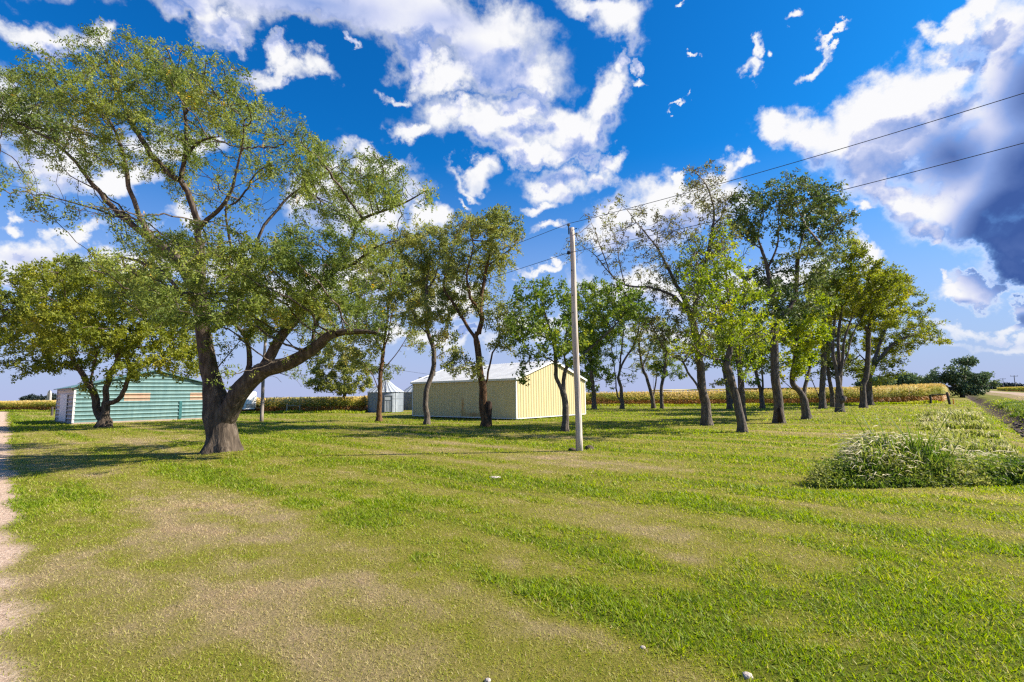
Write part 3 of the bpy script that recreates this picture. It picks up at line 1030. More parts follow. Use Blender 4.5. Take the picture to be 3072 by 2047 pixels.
# 1 the big spreading tree
TREES.append(dict(
    name='locust_tree', label='huge spreading tree with thick forked trunk, nearest the camera, beside the teal barn', cat='tree', basepx=(664, 1362), width=0.93,
    limbs=[
        [(662, 1310), (656, 1250), (648, 1200), (636, 1150), (626, 1085), (612, 1008), (602, 926), (582, 865), (536, 779), (459, 717), (381, 660), (297, 571), (256, 517), (196, 452), (137, 410), (36, 357)],
        [(676, 1262), (702, 1205), (728, 1165), (782, 1116), (867, 1090), (944, 1044), (995, 1003), (1071, 993), (1130, 1000)],
        [(790, 1107), (815, 1062), (850, 1000), (888, 957), (944, 870), (995, 814), (1061, 702), (1087, 656), (1199, 615), (1279, 571)],
        [(602, 926), (600, 886), (601, 780), (598, 684), (571, 595), (547, 547), (557, 476), (559, 357), (535, 238), (495, 140)],
        [(598, 684), (625, 655), (666, 619), (700, 560), (712, 500), (726, 452), (734, 360)],
        [(557, 476), (590, 430), (640, 412), (702, 410), (770, 380)],
        [(547, 547), (510, 520), (488, 500), (440, 440), (381, 333), (345, 250), (318, 180)],
        [(381, 660), (297, 631), (196, 601), (89, 571), (0, 553)],
        [(635, 990), (684, 957), (716, 910), (735, 830), (700, 743), (680, 660), (678, 590)],
        [(690, 960), (720, 900), (752, 800), (767, 755), (785, 690), (821, 642), (874, 583), (952, 535), (1010, 500)],
        [(785, 690), (775, 640), (790, 580), (800, 500)],
        [(612, 1008), (587, 977), (510, 926), (459, 901), (378, 845), (306, 804)],
        [(640, 1120), (690, 1060), (735, 1008), (755, 1074), (740, 1000)],
        [(700, 1170), (740, 1130), (755, 1074), (735, 1008), (684, 957)],
        [(459, 717), (440, 690), (400, 600), (380, 500), (350, 400), (300, 320)],
        [(297, 571), (230, 540), (150, 470), (60, 440), (-30, 430)],
        [(944, 1044), (940, 1000), (960, 950), (1010, 900), (1100, 860)],
        [(820, 1100), (840, 1120), (880, 1130), (905, 1160)],
        [(995, 814), (1060, 790), (1130, 740), (1200, 720)],
        [(888, 957), (930, 930), (1000, 930), (1080, 920)],
        [(602, 926), (560, 900), (500, 830), (430, 790), (360, 770)],
    ],
    crown=[(40, 320, 150, 120), (150, 250, 130, 90), (350, 200, 150, 120), (300, 320, 150, 110), (520, 210, 110, 110), (520, 330, 180, 150), (660, 290, 140, 110), (740, 400, 130, 120), (840, 380, 90, 80),
           (900, 470, 140, 90), (430, 430, 200, 110), (200, 430, 170, 60, .7), (80, 590, 140, 40, .8), (1000, 560, 170, 120), (1130, 520, 110, 90), (1200, 600, 110, 70), (600, 560, 130, 90, .6),
           (800, 560, 150, 90, .7), (520, 760, 150, 70, 1.4), (700, 780, 200, 110, 1.5), (620, 900, 170, 100, 1.7), (700, 940, 140, 90, 1.6, -1.5), (560, 860, 150, 90, 1.5, -2.0), (860, 820, 170, 110, 1.6), (880, 900, 160, 90, 1.5, -1.5), (1000, 740, 150, 120, 1.3), (1120, 800, 110, 110, 1.0), (960, 940, 150, 80, 1.5),
           (780, 960, 110, 70, .9), (1050, 960, 110, 70, .9), (400, 800, 130, 60, 1.0), (300, 790, 90, 40, .8), (450, 890, 130, 70, .9), (640, 1040, 60, 50, .5), (880, 1120, 70, 35, .45), (690, 1130, 50, 40, .6), (330, 640, 120, 50, .5), (20, 520, 90, 60, .7), (130, 350, 150, 100)],
    seed=11, nattr=7500, step=0.21, leafn=215000, leafmat='L', bark='B1', leafsize=(0.088, 0.034), per=10, spray=0.27, depthf=1.05, zmin=2.2, rough=0.16, sides=28, flare=0.40, tipr=0.009, yelp=0.006, clumpscale=0.7, clumpthr=0.43, spread=0.08, kf=1.3, cscale=1.03, airy=0.95, dysp=4.2,
    limbr={0: [(0, .43), (.11, .40), (.17, .27), (.35, .19), (.55, .12), (1, .02)], 1: [(0, .31), (.2, .27), (.5, .20), (.8, .13), (1, .05)], 2: [(0, .17), (.5, .09), (1, .02)],
           3: [(0, .17), (.4, .11), (1, .02)], 4: [(0, .09), (1, .02)], 9: [(0, .10), (1, .02)], 8: [(0, .10), (1, .03)], 13: [(0, .14), (1, .05)]}))
# 2 left, in front of the barn
TREES.append(dict(
    name='ash_tree', label='low bushy tree with twin trunks growing against the front of the teal barn', cat='tree', basepx=(308, 1282), width=0.71,
    limbs=[[(313, 1270), (316, 1240), (316, 1211), (323, 1153), (338, 1110), (354, 1078), (350, 1000), (330, 930)],
           [(312, 1262), (300, 1250), (289, 1220), (283, 1180), (262, 1150), (238, 1112), (200, 1050), (120, 980), (40, 930)],
           [(318, 1215), (338, 1208), (362, 1190), (391, 1122), (385, 1080), (381, 1041), (420, 980), (500, 930)],
           [(283, 1180), (275, 1120), (290, 1060), (250, 980), (200, 900)], [(354, 1078), (300, 1000), (280, 900), (320, 830)],
           [(381, 1041), (440, 1040), (520, 1020), (590, 1030)], [(391, 1122), (430, 1090), (480, 1085)], [(238, 1112), (180, 1090), (110, 1080)]],
    crown=[(150, 900, 180, 90), (330, 850, 180, 75), (480, 920, 130, 90), (60, 960, 110, 80), (300, 980, 200, 90), (180, 1040, 140, 60), (470, 1040, 120, 60), (560, 1070, 70, 45), (560, 1010, 70, 60), (100, 1100, 90, 35, .6), (420, 1110, 60, 25, .8),
           (280, 1130, 50, 45, .8), (-60, 960, 90, 90), (20, 1060, 60, 45, .6), (470, 1100, 90, 40), (400, 1120, 60, 30), (560, 1120, 50, 30, .8), (230, 830, 120, 50), (600, 1120, 30, 25, .5)],
    seed=22, nattr=3230, step=0.34, leafn=75600, leafmat='K', bark='B1', leafsize=(0.165, 0.083), per=6, spray=0.28, depthf=1.0, clumpthr=0.40, tipr=0.013, airy=1.25, dysp=2.8))
TREES.append(dict(
    name='round_tree', label='small dense round tree by the corn, just left of the grain bin', cat='tree', basepx=(1035, 1237), width=0.42,
    limbs=[[(1035, 1225), (1034, 1190), (1035, 1160), (1030, 1110), (1025, 1060)], [(1034, 1185), (1000, 1140), (960, 1110)], [(1034, 1180), (1070, 1150), (1100, 1130)]],
    crown=[(1010, 1080, 80, 65), (1060, 1110, 60, 50), (970, 1130, 60, 40), (1035, 1160, 80, 22), (1000, 1030, 60, 45), (940, 1160, 30, 16)],
    seed=33, nattr=1020, step=0.55, leafn=18720, leafmat='O', bark='B2', leafsize=(0.264, 0.132), per=5, spray=0.4, depthf=0.9, clumpthr=0.36, tipr=0.02, airy=0.8, dysp=1.0))
TREES.append(dict(
    name='yard_tree', label='tree with orange brown trunk standing in front of the grain bin', cat='tree', basepx=(1136, 1265), width=0.34,
    limbs=[[(1137, 1250), (1139, 1190), (1141, 1122), (1150, 1060), (1154, 1020), (1162, 960), (1168, 880), (1180, 780)],
           [(1139, 1180), (1128, 1150), (1118, 1125), (1090, 1090), (1060, 1040)],
           [(1141, 1122), (1159, 1097), (1185, 1066), (1210, 1028), (1226, 1000), (1240, 960), (1260, 900)],
           [(1154, 1040), (1167, 1000), (1178, 933), (1215, 850)], [(1150, 1060), (1120, 1000), (1090, 930), (1100, 850)]],
    crown=[(1120, 900, 80, 70), (1190, 800, 90, 80), (1180, 720, 60, 50), (1110, 1000, 60, 60), (1080, 1090, 50, 40), (1230, 930, 60, 60), (1255, 1020, 35, 50, .6), (1060, 1030, 70, 60), (1100, 800, 90, 70), (1170, 1110, 45, 25, .5), (1210, 870, 70, 50)],
    seed=44, nattr=1530, step=0.36, leafn=33120, leafmat='O', bark='BB', leafsize=(0.165, 0.072), per=6, spray=0.28, clumpthr=0.42, tipr=0.013, airy=0.85))
TREES.append(dict(
    name='yard_tree', label='slim curving tree standing before the left end of the yellow shed', cat='tree', basepx=(1280, 1274), width=0.34,
    limbs=[[(1280, 1260), (1277, 1225), (1279, 1180), (1286, 1150), (1297, 1110), (1303, 1076), (1301, 1043), (1290, 1010), (1280, 960), (1280, 880), (1290, 780)],
           [(1301, 1043), (1312, 1030), (1330, 1000), (1345, 960), (1350, 900)], [(1304, 1078), (1318, 1066), (1333, 1056), (1358, 1050), (1400, 1060)],
           [(1290, 1010), (1255, 970), (1230, 920)], [(1280, 880), (1310, 820), (1320, 760)]],
    crown=[(1270, 760, 80, 70), (1290, 720, 60, 50), (1320, 820, 70, 60), (1250, 860, 70, 60), (1330, 930, 50, 50, .7), (1260, 940, 60, 50, .8), (1240, 700, 40, 40), (1345, 1070, 35, 20, .5), (1340, 1010, 40, 30, .6)],
    seed=55, nattr=1275, step=0.36, leafn=24480, leafmat='O', bark='B2', leafsize=(0.165, 0.072), per=6, spray=0.28, clumpthr=0.42, tipr=0.013, airy=0.85))
TREES.append(dict(
    name='yard_tree', label='tall tree with dark broken stub at its base before the shed', cat='tree', basepx=(1458, 1280), width=0.47,
    limbs=[[(1457, 1262), (1450, 1230), (1446, 1160), (1440, 1115), (1435, 1051), (1425, 1000), (1434, 1009), (1444, 953), (1440, 905), (1452, 850), (1459, 800), (1469, 769), (1478, 703), (1490, 660)],
           [(1447, 1165), (1462, 1140), (1465, 1115), (1478, 1059), (1496, 1033), (1498, 1000), (1490, 960), (1510, 900)],
           [(1434, 1030), (1408, 989), (1357, 907), (1332, 856), (1350, 780), (1370, 700)],
           [(1444, 953), (1430, 920), (1412, 890), (1400, 820), (1420, 740), (1410, 670)],
           [(1459, 800), (1500, 770), (1540, 740)], [(1440, 1100), (1400, 1080), (1370, 1070)]],
    crown=[(1400, 690, 65, 50), (1480, 700, 90, 60), (1530, 760, 45, 50), (1380, 790, 60, 70), (1440, 800, 80, 50), (1400, 900, 70, 50), (1480, 900, 60, 60, .5), (1370, 1085, 45, 50, .9, -1.5), (1420, 1100, 30, 40, .6), (1510, 1000, 50, 60, .8), (1490, 660, 70, 30), (1540, 940, 50, 50, .7), (1350, 640, 20, 10, .3)],
    seed=66, nattr=1615, step=0.32, leafn=31680, leafmat='O', bark='BB', leafsize=(0.143, 0.066), per=6, spray=0.26, clumpthr=0.44, tipr=0.012, airy=0.85))
TREES.append(dict(
    name='yard_tree', label='grey forked tree before the yellow shed gable, left of the pole', cat='tree', basepx=(1695, 1295), width=0.31,
    limbs=[[(1696, 1275), (1695, 1240), (1693, 1200), (1688, 1179), (1682, 1165), (1669, 1133), (1667, 1089), (1660, 1020), (1640, 960), (1620, 880)],
           [(1690, 1180), (1692, 1140), (1700, 1102), (1735, 1080), (1770, 1045), (1822, 1000), (1860, 960), (1900, 910)],
           [(1700, 1102), (1690, 1050), (1700, 980), (1690, 900)], [(1667, 1089), (1630, 1070), (1590, 1080), (1565, 1120)], [(1660, 1020), (1600, 1000), (1550, 980)]],
    crown=[(1600, 900, 70, 60), (1670, 930, 60, 60), (1570, 990, 65, 50), (1680, 1030, 90, 60), (1600, 1070, 60, 35, .8), (1567, 1130, 20, 40, .6), (1760, 1000, 60, 50), (1850, 900, 80, 50), (1900, 930, 60, 40), (1640, 860, 60, 30), (1740, 930, 60, 60, .8)],
    seed=77, nattr=1530, step=0.27, leafn=18720, leafmat='G', bark='B2', leafsize=(0.143, 0.077), per=5, spray=0.22, clumpthr=0.46, tipr=0.010, airy=0.75))
TREES.append(dict(
    name='yard_tree', label='leafy tree just right of the utility pole, near the shed far corner', cat='tree', basepx=(1783, 1228), width=0.52,
    limbs=[[(1782, 1200), (1777, 1150), (1774, 1100), (1771, 1051), (1780, 980), (1790, 900)], [(1778, 1190), (1765, 1165), (1750, 1150)], [(1772, 1070), (1800, 1020), (1830, 960)], [(1774, 1100), (1750, 1040), (1740, 980)]],
    crown=[(1790, 1110, 60, 60), (1770, 1020, 80, 70), (1780, 900, 70, 70), (1830, 950, 70, 60), (1760, 860, 40, 30)],
    seed=88, nattr=1020, step=0.5, leafn=21600, leafmat='G', bark='B2', leafsize=(0.242, 0.121), per=5, spray=0.35, clumpthr=0.42, tipr=0.02, airy=0.85))
TREES.append(dict(
    name='field_edge_tree', label='forked nearly bare tree by the corn with a thin twin stem on its left', cat='tree', basepx=(1866, 1227), width=0.46,
    limbs=[[(1867, 1215), (1863, 1163), (1856, 1133), (1863, 1102), (1879, 1071), (1900, 1040), (1912, 1010), (1920, 960)], [(1862, 1210), (1852, 1190), (1849, 1163), (1843, 1107), (1835, 1046), (1838, 1000)], [(1856, 1133), (1862, 1080), (1868, 1020), (1875, 970)], [(1863, 1102), (1850, 1060), (1852, 1010)]],
    crown=[(1860, 1020, 55, 55, .5), (1900, 980, 50, 50, .6), (1850, 960, 60, 50, .8), (1905, 1130, 30, 12, .5), (1835, 1160, 20, 10, .4), (1880, 930, 50, 40)],
    seed=99, nattr=1054, step=0.5, leafn=7000, leafmat='G', bark='B2', leafsize=(0.220, 0.099), per=5, spray=0.3, clumpthr=0.3, tipr=0.022))
TREES.append(dict(
    name='field_edge_tree', label='leaning bare tree with three stems from one base, before the corn', cat='tree', basepx=(1961, 1226), width=0.46,
    limbs=[[(1960, 1215), (1955, 1190), (1945, 1153), (1936, 1125), (1927, 1102), (1922, 1064), (1917, 1026), (1925, 980)], [(1958, 1200), (1966, 1160), (1969, 1135), (1975, 1100), (1990, 1070)], [(1961, 1195), (1960, 1150), (1962, 1110)], [(1927, 1102), (1945, 1060), (1955, 1020)], [(1922, 1064), (1900, 1030)]],
    crown=[(1930, 1030, 45, 60, .4), (1960, 1050, 40, 50, .5), (1960, 1100, 30, 25, .9), (1910, 1000, 40, 40, .5), (1900, 1100, 30, 15, .5), (1950, 970, 50, 30, .7)],
    seed=101, nattr=952, step=0.5, leafn=6500, leafmat='O', bark='B2', leafsize=(0.220, 0.099), per=5, spray=0.3, clumpthr=0.3, tipr=0.022))
TREES.append(dict(
    name='field_edge_tree', label='slender straight tree just right of the three stemmed bare tree', cat='tree', basepx=(1986, 1227), width=0.39,
    limbs=[[(1986, 1215), (1983, 1166), (1991, 1128), (1996, 1090), (1998, 1050), (1990, 1000)], [(1991, 1135), (2015, 1120), (2040, 1125)], [(1994, 1110), (1975, 1090), (1965, 1095)]],
    crown=[(1985, 1100, 45, 22, .9), (2035, 1130, 35, 14, .8), (2010, 1090, 40, 25), (1990, 1040, 50, 30), (1960, 1115, 25, 12), (2000, 985, 40, 30)],
    seed=102, nattr=714, step=0.5, leafn=9000, leafmat='G', bark='B2', leafsize=(0.220, 0.099), per=5, spray=0.3, clumpthr=0.38, tipr=0.02))
# the leaning one with the long bare limb
TREES.append(dict(
    name='honey_locust', label='tallest tree, thinly leaved, with a long bare limb reaching left above the utility pole', cat='tree', basepx=(2120, 1276), width=0.52,
    limbs=[[(2119, 1255), (2117, 1220), (2110, 1185), (2104, 1150), (2099, 1081), (2090, 1020), (2082, 980), (2086, 900), (2100, 850), (2116, 794), (2132, 720), (2139, 679), (2140, 620), (2120, 560), (2090, 520)],
           [(2112, 1195), (2093, 1163), (2070, 1128), (2049, 1089), (2010, 1063), (1981, 1026), (1973, 1005), (1940, 965), (1916, 938), (1890, 890), (1870, 850)],
           [(2082, 975), (2060, 930), (2013, 886), (1944, 863), (1875, 857), (1829, 817), (1789, 771), (1743, 737), (1700, 720)],
           [(2070, 940), (2040, 870), (2025, 852), (1995, 790), (1967, 737), (1910, 668), (1880, 630), (1858, 611)],
           [(1829, 817), (1800, 740), (1790, 700), (1770, 660)], [(1875, 857), (1860, 790), (1850, 730), (1830, 680)], [(1967, 737), (1975, 680), (1960, 630)], [(2139, 679), (2170, 640), (2180, 580)],
           [(2090, 1020), (2130, 960), (2160, 900), (2150, 830)], [(2049, 1089), (2080, 1040), (2040, 980), (2010, 950)], [(2116, 794), (2070, 740), (2050, 680)]],
    crown=[(1790, 700, 85, 80, .30), (1880, 700, 90, 90, .30), (1960, 680, 80, 80, .4), (1900, 780, 110, 60, .25), (2110, 530, 75, 45, .8), (2150, 620, 60, 80, .8), (2060, 700, 60, 80, .5), (1730, 760, 60, 50, .3), (2080, 600, 50, 60, .5),
           (2050, 860, 110, 80, .8), (2130, 880, 70, 80, 1), (2000, 980, 90, 50, .9), (2080, 1040, 70, 40, .8), (1990, 800, 80, 60, .35), (2170, 720, 50, 80, .7), (2120, 760, 80, 60, .7), (1900, 940, 60, 50, .8), (1870, 600, 40, 25, .5)],
    seed=112, nattr=3570, step=0.28, leafn=24480, leafmat='S', bark='B2', leafsize=(0.143, 0.055), per=6, spray=0.24, clumpthr=0.34, tipr=0.012, depthf=0.8, jitter=0.25, zmin=3.0, airy=.8, cscale=1.08))
TREES.append(dict(
    name='yard_tree', label='leaning tree with bright lime leaves, nearest of the right hand grove', cat='tree', basepx=(2227, 1297), width=0.35,
    limbs=[[(2226, 1280), (2222, 1250), (2216, 1225), (2208, 1190), (2199, 1160), (2191, 1125), (2181, 1092), (2190, 1051), (2198, 1010), (2197, 960), (2170, 910), (2145, 880), (2110, 820), (2085, 780)],
           [(2181, 1092), (2160, 1080), (2134, 1074), (2108, 1064), (2080, 1035), (2060, 1020)], [(2198, 1000), (2225, 940), (2240, 870)], [(2206, 1185), (2225, 1140), (2240, 1110)], [(2190, 1051), (2230, 1020), (2270, 1000)], [(2197, 960), (2180, 860), (2180, 780)]],
    crown=[(2110, 780, 75, 70), (2180, 840, 80, 80), (2150, 930, 90, 60), (2250, 920, 80, 70), (2270, 1000, 80, 60), (2130, 1010, 80, 45), (2215, 1060, 80, 45), (2232, 1120, 30, 40, .8), (2080, 860, 60, 60), (2200, 760, 60, 50, .8), (2170, 700, 50, 40, .8), (2050, 1040, 50, 30, .8)],
    seed=113, nattr=1955, step=0.26, leafn=31680, leafmat='Y', bark='B2', leafsize=(0.132, 0.072), per=6, spray=0.22, clumpthr=0.45, tipr=0.010, airy=0.30))
TREES.append(dict(
    name='yard_tree', label='dark upright trunk directly behind the lime leaved leaning tree', cat='tree', basepx=(2227, 1262), width=0.42,
    limbs=[[(2227, 1245), (2225, 1200), (2222, 1140), (2215, 1080), (2222, 1000), (2235, 900)], [(2222, 1140), (2250, 1090), (2280, 1050)], [(2215, 1080), (2190, 1020), (2170, 960)]],
    crown=[(2220, 960, 80, 70, .8), (2260, 1050, 60, 50, .9), (2240, 860, 60, 60, .9), (2190, 1050, 60, 40, .6)],
    seed=114, nattr=884, step=0.36, leafn=12240, leafmat='G', bark='B2', leafsize=(0.176, 0.077), per=6, spray=0.26, tipr=0.013))
TREES.append(dict(
    name='field_edge_tree', label='leaning double trunk tree by the corn, between the bare trees and the lime tree', cat='tree', basepx=(2189, 1228), width=0.52,
    limbs=[[(2189, 1215), (2186, 1180), (2178, 1140), (2172, 1110), (2150, 1070), (2120, 1050)], [(2197, 1222), (2195, 1180), (2188, 1130), (2195, 1080), (2210, 1020)], [(2172, 1110), (2170, 1050), (2165, 1000)]],
    crown=[(2130, 1060, 60, 30, .9), (2165, 1010, 60, 40), (2200, 1000, 60, 40), (2160, 1150, 40, 12, .5), (2100, 1100, 40, 14, .6), (2150, 950, 60, 40, .8)],
    seed=115, nattr=816, step=0.5, leafn=10080, leafmat='O', bark='B2', leafsize=(0.242, 0.110), per=5, spray=0.35, tipr=0.02))
TREES.append(dict(
    name='field_edge_tree', label='young tree forking low into a narrow V, left of the tallest dark trunk', cat='tree', basepx=(2287, 1227), width=0.46,
    limbs=[[(2287, 1215), (2285, 1190), (2278, 1160), (2268, 1120), (2264, 1095), (2260, 1040)], [(2286, 1195), (2288, 1160), (2287, 1120), (2284, 1080), (2290, 1040)], [(2268, 1120), (2250, 1080)]],
    crown=[(2270, 1080, 45, 30), (2290, 1040, 50, 40), (2250, 1050, 40, 30), (2300, 1100, 30, 20, .7), (2245, 1150, 30, 10, .5), (2310, 980, 50, 50)],
    seed=116, nattr=714, step=0.5, leafn=10080, leafmat='G', bark='B2', leafsize=(0.242, 0.110), per=5, spray=0.35, tipr=0.02))
TREES.append(dict(
    name='cottonwood_tree', label='tall thick straight trunk with dark hollow at its foot and dark crown', cat='tree', basepx=(2337, 1269), width=0.52,
    limbs=[[(2336, 1250), (2334, 1201), (2328, 1150), (2325, 1110), (2323, 1045), (2323, 990), (2335, 955), (2318, 900), (2302, 806), (2285, 750), (2268, 708), (2235, 640)],
           [(2325, 985), (2345, 955), (2375, 915), (2389, 863), (2394, 771), (2417, 680), (2440, 610), (2452, 565)],
           [(2302, 806), (2330, 740), (2335, 660), (2325, 590)], [(2394, 771), (2450, 740), (2490, 700), (2520, 650)], [(2389, 863), (2440, 830), (2480, 790)], [(2285, 750), (2245, 720), (2210, 700)],
           [(2268, 708), (2290, 650), (2280, 600)], [(2417, 680), (2390, 620), (2370, 570)], [(2323, 1045), (2360, 1020), (2385, 1000)]],
    crown=[(2230, 620, 55, 65, 1.1), (2300, 600, 60, 60, 1.1), (2350, 640, 50, 60), (2400, 590, 70, 55, 1.1), (2470, 590, 60, 50, 1.1), (2510, 650, 50, 60, 1.1), (2450, 690, 70, 60), (2500, 730, 50, 50), (2230, 700, 50, 50), (2310, 700, 60, 50, .6),
           (2400, 780, 80, 60, .8), (2480, 800, 60, 50), (2290, 860, 70, 60, .7), (2350, 900, 90, 60, .8), (2420, 900, 70, 60, .8), (2370, 540, 40, 30), (2200, 680, 30, 40)],
    seed=117, nattr=2550, step=0.30, leafn=44640, leafmat='D', bark='B2', leafsize=(0.154, 0.088), per=6, spray=0.24, clumpthr=0.46, tipr=0.012, clumpscale=0.9, zmin=3.0, airy=0.46))
TREES.append(dict(
    name='yard_tree', label='crooked trunk curving left with bright green leaves, right of the hollow trunk', cat='tree', basepx=(2420, 1258), width=0.47,
    limbs=[[(2419, 1243), (2414, 1215), (2407, 1190), (2394, 1172), (2381, 1156), (2378, 1125), (2386, 1085), (2388, 1040), (2395, 990), (2410, 930)], [(2400, 1180), (2374, 1165), (2343, 1138), (2320, 1120)],
           [(2410, 1195), (2415, 1161), (2425, 1123), (2430, 1090), (2423, 1050), (2430, 1000)], [(2386, 1060), (2400, 1030), (2420, 1010)]],
    crown=[(2390, 1075, 38, 38, 1.1), (2375, 1110, 35, 25), (2430, 1000, 60, 50), (2385, 980, 60, 50), (2360, 1080, 30, 30, .8), (2420, 1060, 40, 30), (2440, 920, 60, 50), (2350, 1010, 40, 40, .7)],
    seed=118, nattr=1105, step=0.34, leafn=21600, leafmat='Y', bark='B2', leafsize=(0.176, 0.099), per=5, spray=0.26, tipr=0.013, airy=0.46))
TREES.append(dict(
    name='yard_tree', label='dark forked trunk leaning left behind the crooked bright green tree', cat='tree', basepx=(2468, 1227), width=0.60,
    limbs=[[(2468, 1210), (2466, 1180), (2469, 1123), (2472, 1078), (2468, 1022), (2475, 940), (2480, 860)], [(2462, 1205), (2452, 1180), (2434, 1138), (2425, 1100), (2420, 1050)], [(2472, 1078), (2490, 1030), (2510, 960)], [(2468, 1022), (2450, 960), (2450, 900)]],
    crown=[(2480, 900, 70, 60), (2450, 960, 60, 60), (2500, 980, 50, 60), (2470, 1060, 50, 40, .8), (2430, 1090, 40, 30, .7), (2520, 880, 60, 60), (2460, 830, 50, 50)],
    seed=119, nattr=1190, step=0.42, leafn=21600, leafmat='O', bark='B2', leafsize=(0.220, 0.099), per=5, spray=0.32, tipr=0.016))
TREES.append(dict(
    name='yard_tree', label='thin dark leaning stem with small side twig in the right grove', cat='tree', basepx=(2499, 1222), width=0.42,
    limbs=[[(2498, 1210), (2496, 1180), (2488, 1134), (2484, 1090), (2490, 1030)], [(2492, 1165), (2478, 1155), (2472, 1140)], [(2484, 1090), (2510, 1060), (2530, 1050)]],
    crown=[(2490, 1070, 35, 30), (2520, 1070, 40, 30), (2500, 1020, 50, 40), (2540, 1100, 40, 25, .8), (2490, 1120, 25, 14, .6)],
    seed=120, nattr=595, step=0.5, leafn=9360, leafmat='D', bark='B2', leafsize=(0.242, 0.110), per=5, spray=0.35, tipr=0.02))
TREES.append(dict(
    name='vase_tree', label='vase shaped tree of many upswept stems with a cut stub low on its trunk', cat='tree', basepx=(2520, 1237), width=0.60,
    limbs=[[(2519, 1225), (2518, 1190), (2515, 1150), (2508, 1105), (2499, 1067), (2483, 1022), (2475, 970), (2480, 900)], [(2517, 1170), (2521, 1112), (2515, 1050), (2516, 1000), (2525, 930), (2540, 850), (2550, 790)],
           [(2519, 1130), (2528, 1080), (2532, 1024), (2550, 965), (2567, 921), (2600, 860)], [(2521, 1112), (2540, 1070), (2560, 1000), (2600, 930), (2640, 890)], [(2499, 1067), (2500, 1000), (2510, 900), (2500, 820)], [(2550, 965), (2590, 920), (2650, 880)]],
    crown=[(2480, 870, 50, 70), (2530, 830, 70, 60), (2560, 770, 50, 45), (2600, 840, 80, 55), (2640, 870, 60, 45), (2590, 910, 70, 40), (2500, 930, 60, 40, .7), (2560, 720, 25, 30, .8), (2540, 890, 80, 50)],
    seed=121, nattr=1700, step=0.40, leafn=40320, leafmat='K', bark='B2', leafsize=(0.209, 0.094), per=6, spray=0.32, clumpthr=0.40, tipr=0.015, wind=np.array([0.06, 0, 0.03]), airy=0.50))
TREES.append(dict(
    name='yard_tree', label='left one of the two close dark trunks at the right end of the grove', cat='tree', basepx=(2590, 1224), width=0.59,
    limbs=[[(2590, 1210), (2588, 1156), (2598, 1134), (2604, 1067), (2606, 1000), (2615, 940), (2630, 880)], [(2603, 1090), (2570, 1050), (2560, 1010)], [(2606, 1000), (2580, 950), (2570, 900)], [(2589, 1175), (2582, 1160), (2576, 1155)]],
    crown=[(2620, 870, 80, 60), (2660, 850, 60, 50), (2590, 960, 50, 40, .8), (2570, 1010, 40, 40, .8), (2650, 930, 70, 50), (2570, 1110, 40, 26, .9), (2540, 1090, 30, 20, .7)],
    seed=122, nattr=1292, step=0.46, leafn=27360, leafmat='K', bark='B2', leafsize=(0.242, 0.110), per=5, spray=0.36, tipr=0.018, wind=np.array([0.08, 0, 0.0]), airy=0.50))
TREES.append(dict(
    name='yard_tree', label='right one of the two close dark trunks, its crown sweeping right over the corn', cat='tree', basepx=(2610, 1216), width=0.71,
    limbs=[[(2609, 1205), (2607, 1170), (2608, 1134), (2624, 1100), (2646, 1067), (2680, 1033), (2720, 1010), (2770, 1000)], [(2608, 1134), (2630, 1060), (2660, 980), (2700, 930)], [(2624, 1100), (2660, 1090), (2690, 1070)], [(2680, 1033), (2740, 1030), (2800, 1030)], [(2612, 1120), (2640, 1130), (2670, 1130)]],
    crown=[(2680, 850, 50, 50), (2700, 930, 70, 60), (2740, 980, 70, 45), (2780, 1010, 50, 26), (2815, 1022, 30, 13), (2670, 1030, 70, 45), (2640, 1100, 50, 30), (2690, 1100, 35, 30), (2640, 960, 60, 60), (2650, 1140, 40, 14, .7), (2720, 880, 40, 40, .8)],
    seed=123, nattr=1615, step=0.46, leafn=37440, leafmat='K', bark='B2', leafsize=(0.242, 0.110), per=5, spray=0.36, tipr=0.018, wind=np.array([0.10, 0, -0.02]), airy=0.50))
MATS = dict(K=M_GOLD, L=M_LOCUST, O=M_OLIVE, G=M_GREEN, Y=M_LIME, D=M_DARK, S=M_BROWNLEAF, F=M_FAR, X=M_DIST, B1=M_BARK, B2=M_BARK2, BB=M_BARKB)
for T in TREES:
    T = dict(T)
    T['leafmat'] = MATS[T['leafmat']]
    T['bark'] = MATS[T['bark']]
    root, b, P, par, rad = tree(**T)
    if 'broken stub' in T['label']:
        mb = MB()
        c = gnd(1465, 1279); c2 = at(1465, 1208, c[1] - 0.1)
        mb.tube([c - b + [0, -.25, -.05], c - b + [0, -.26, .5], c2 - b + [.02, -.2, -.15], c2 - b + [0, -.2, 0.0], c2 - b + [-.03, -.2, .08]], [.24, .2, .21, .19, .10], 12)
        mb.build('broken_stub', M_STUB, root, smooth=True)
    if 'cut stub' in T['label']:
        mb = MB()
        Yt = b[1] - .1
        mb.tube([at(2520, 1208, Yt) - b, at(2528, 1200, Yt - .1) - b, at(2533, 1190, Yt - .1) - b], [.2, .2, .22], 10)
        mb.build('cut_stub', M_BARK2, root, smooth=True)
    if 'dark hollow' in T['label']:
        mb = MB()
        Yt = b[1] - .33
        mb.tube([at(2341, 1266, Yt) - b, at(2340, 1245, Yt) - b, at(2339, 1228, Yt + .03) - b, at(2338, 1218, Yt + .1) - b], [.14, .15, .11, .03], 10)
        mb.build('hollow', M_STUB, root, smooth=True)


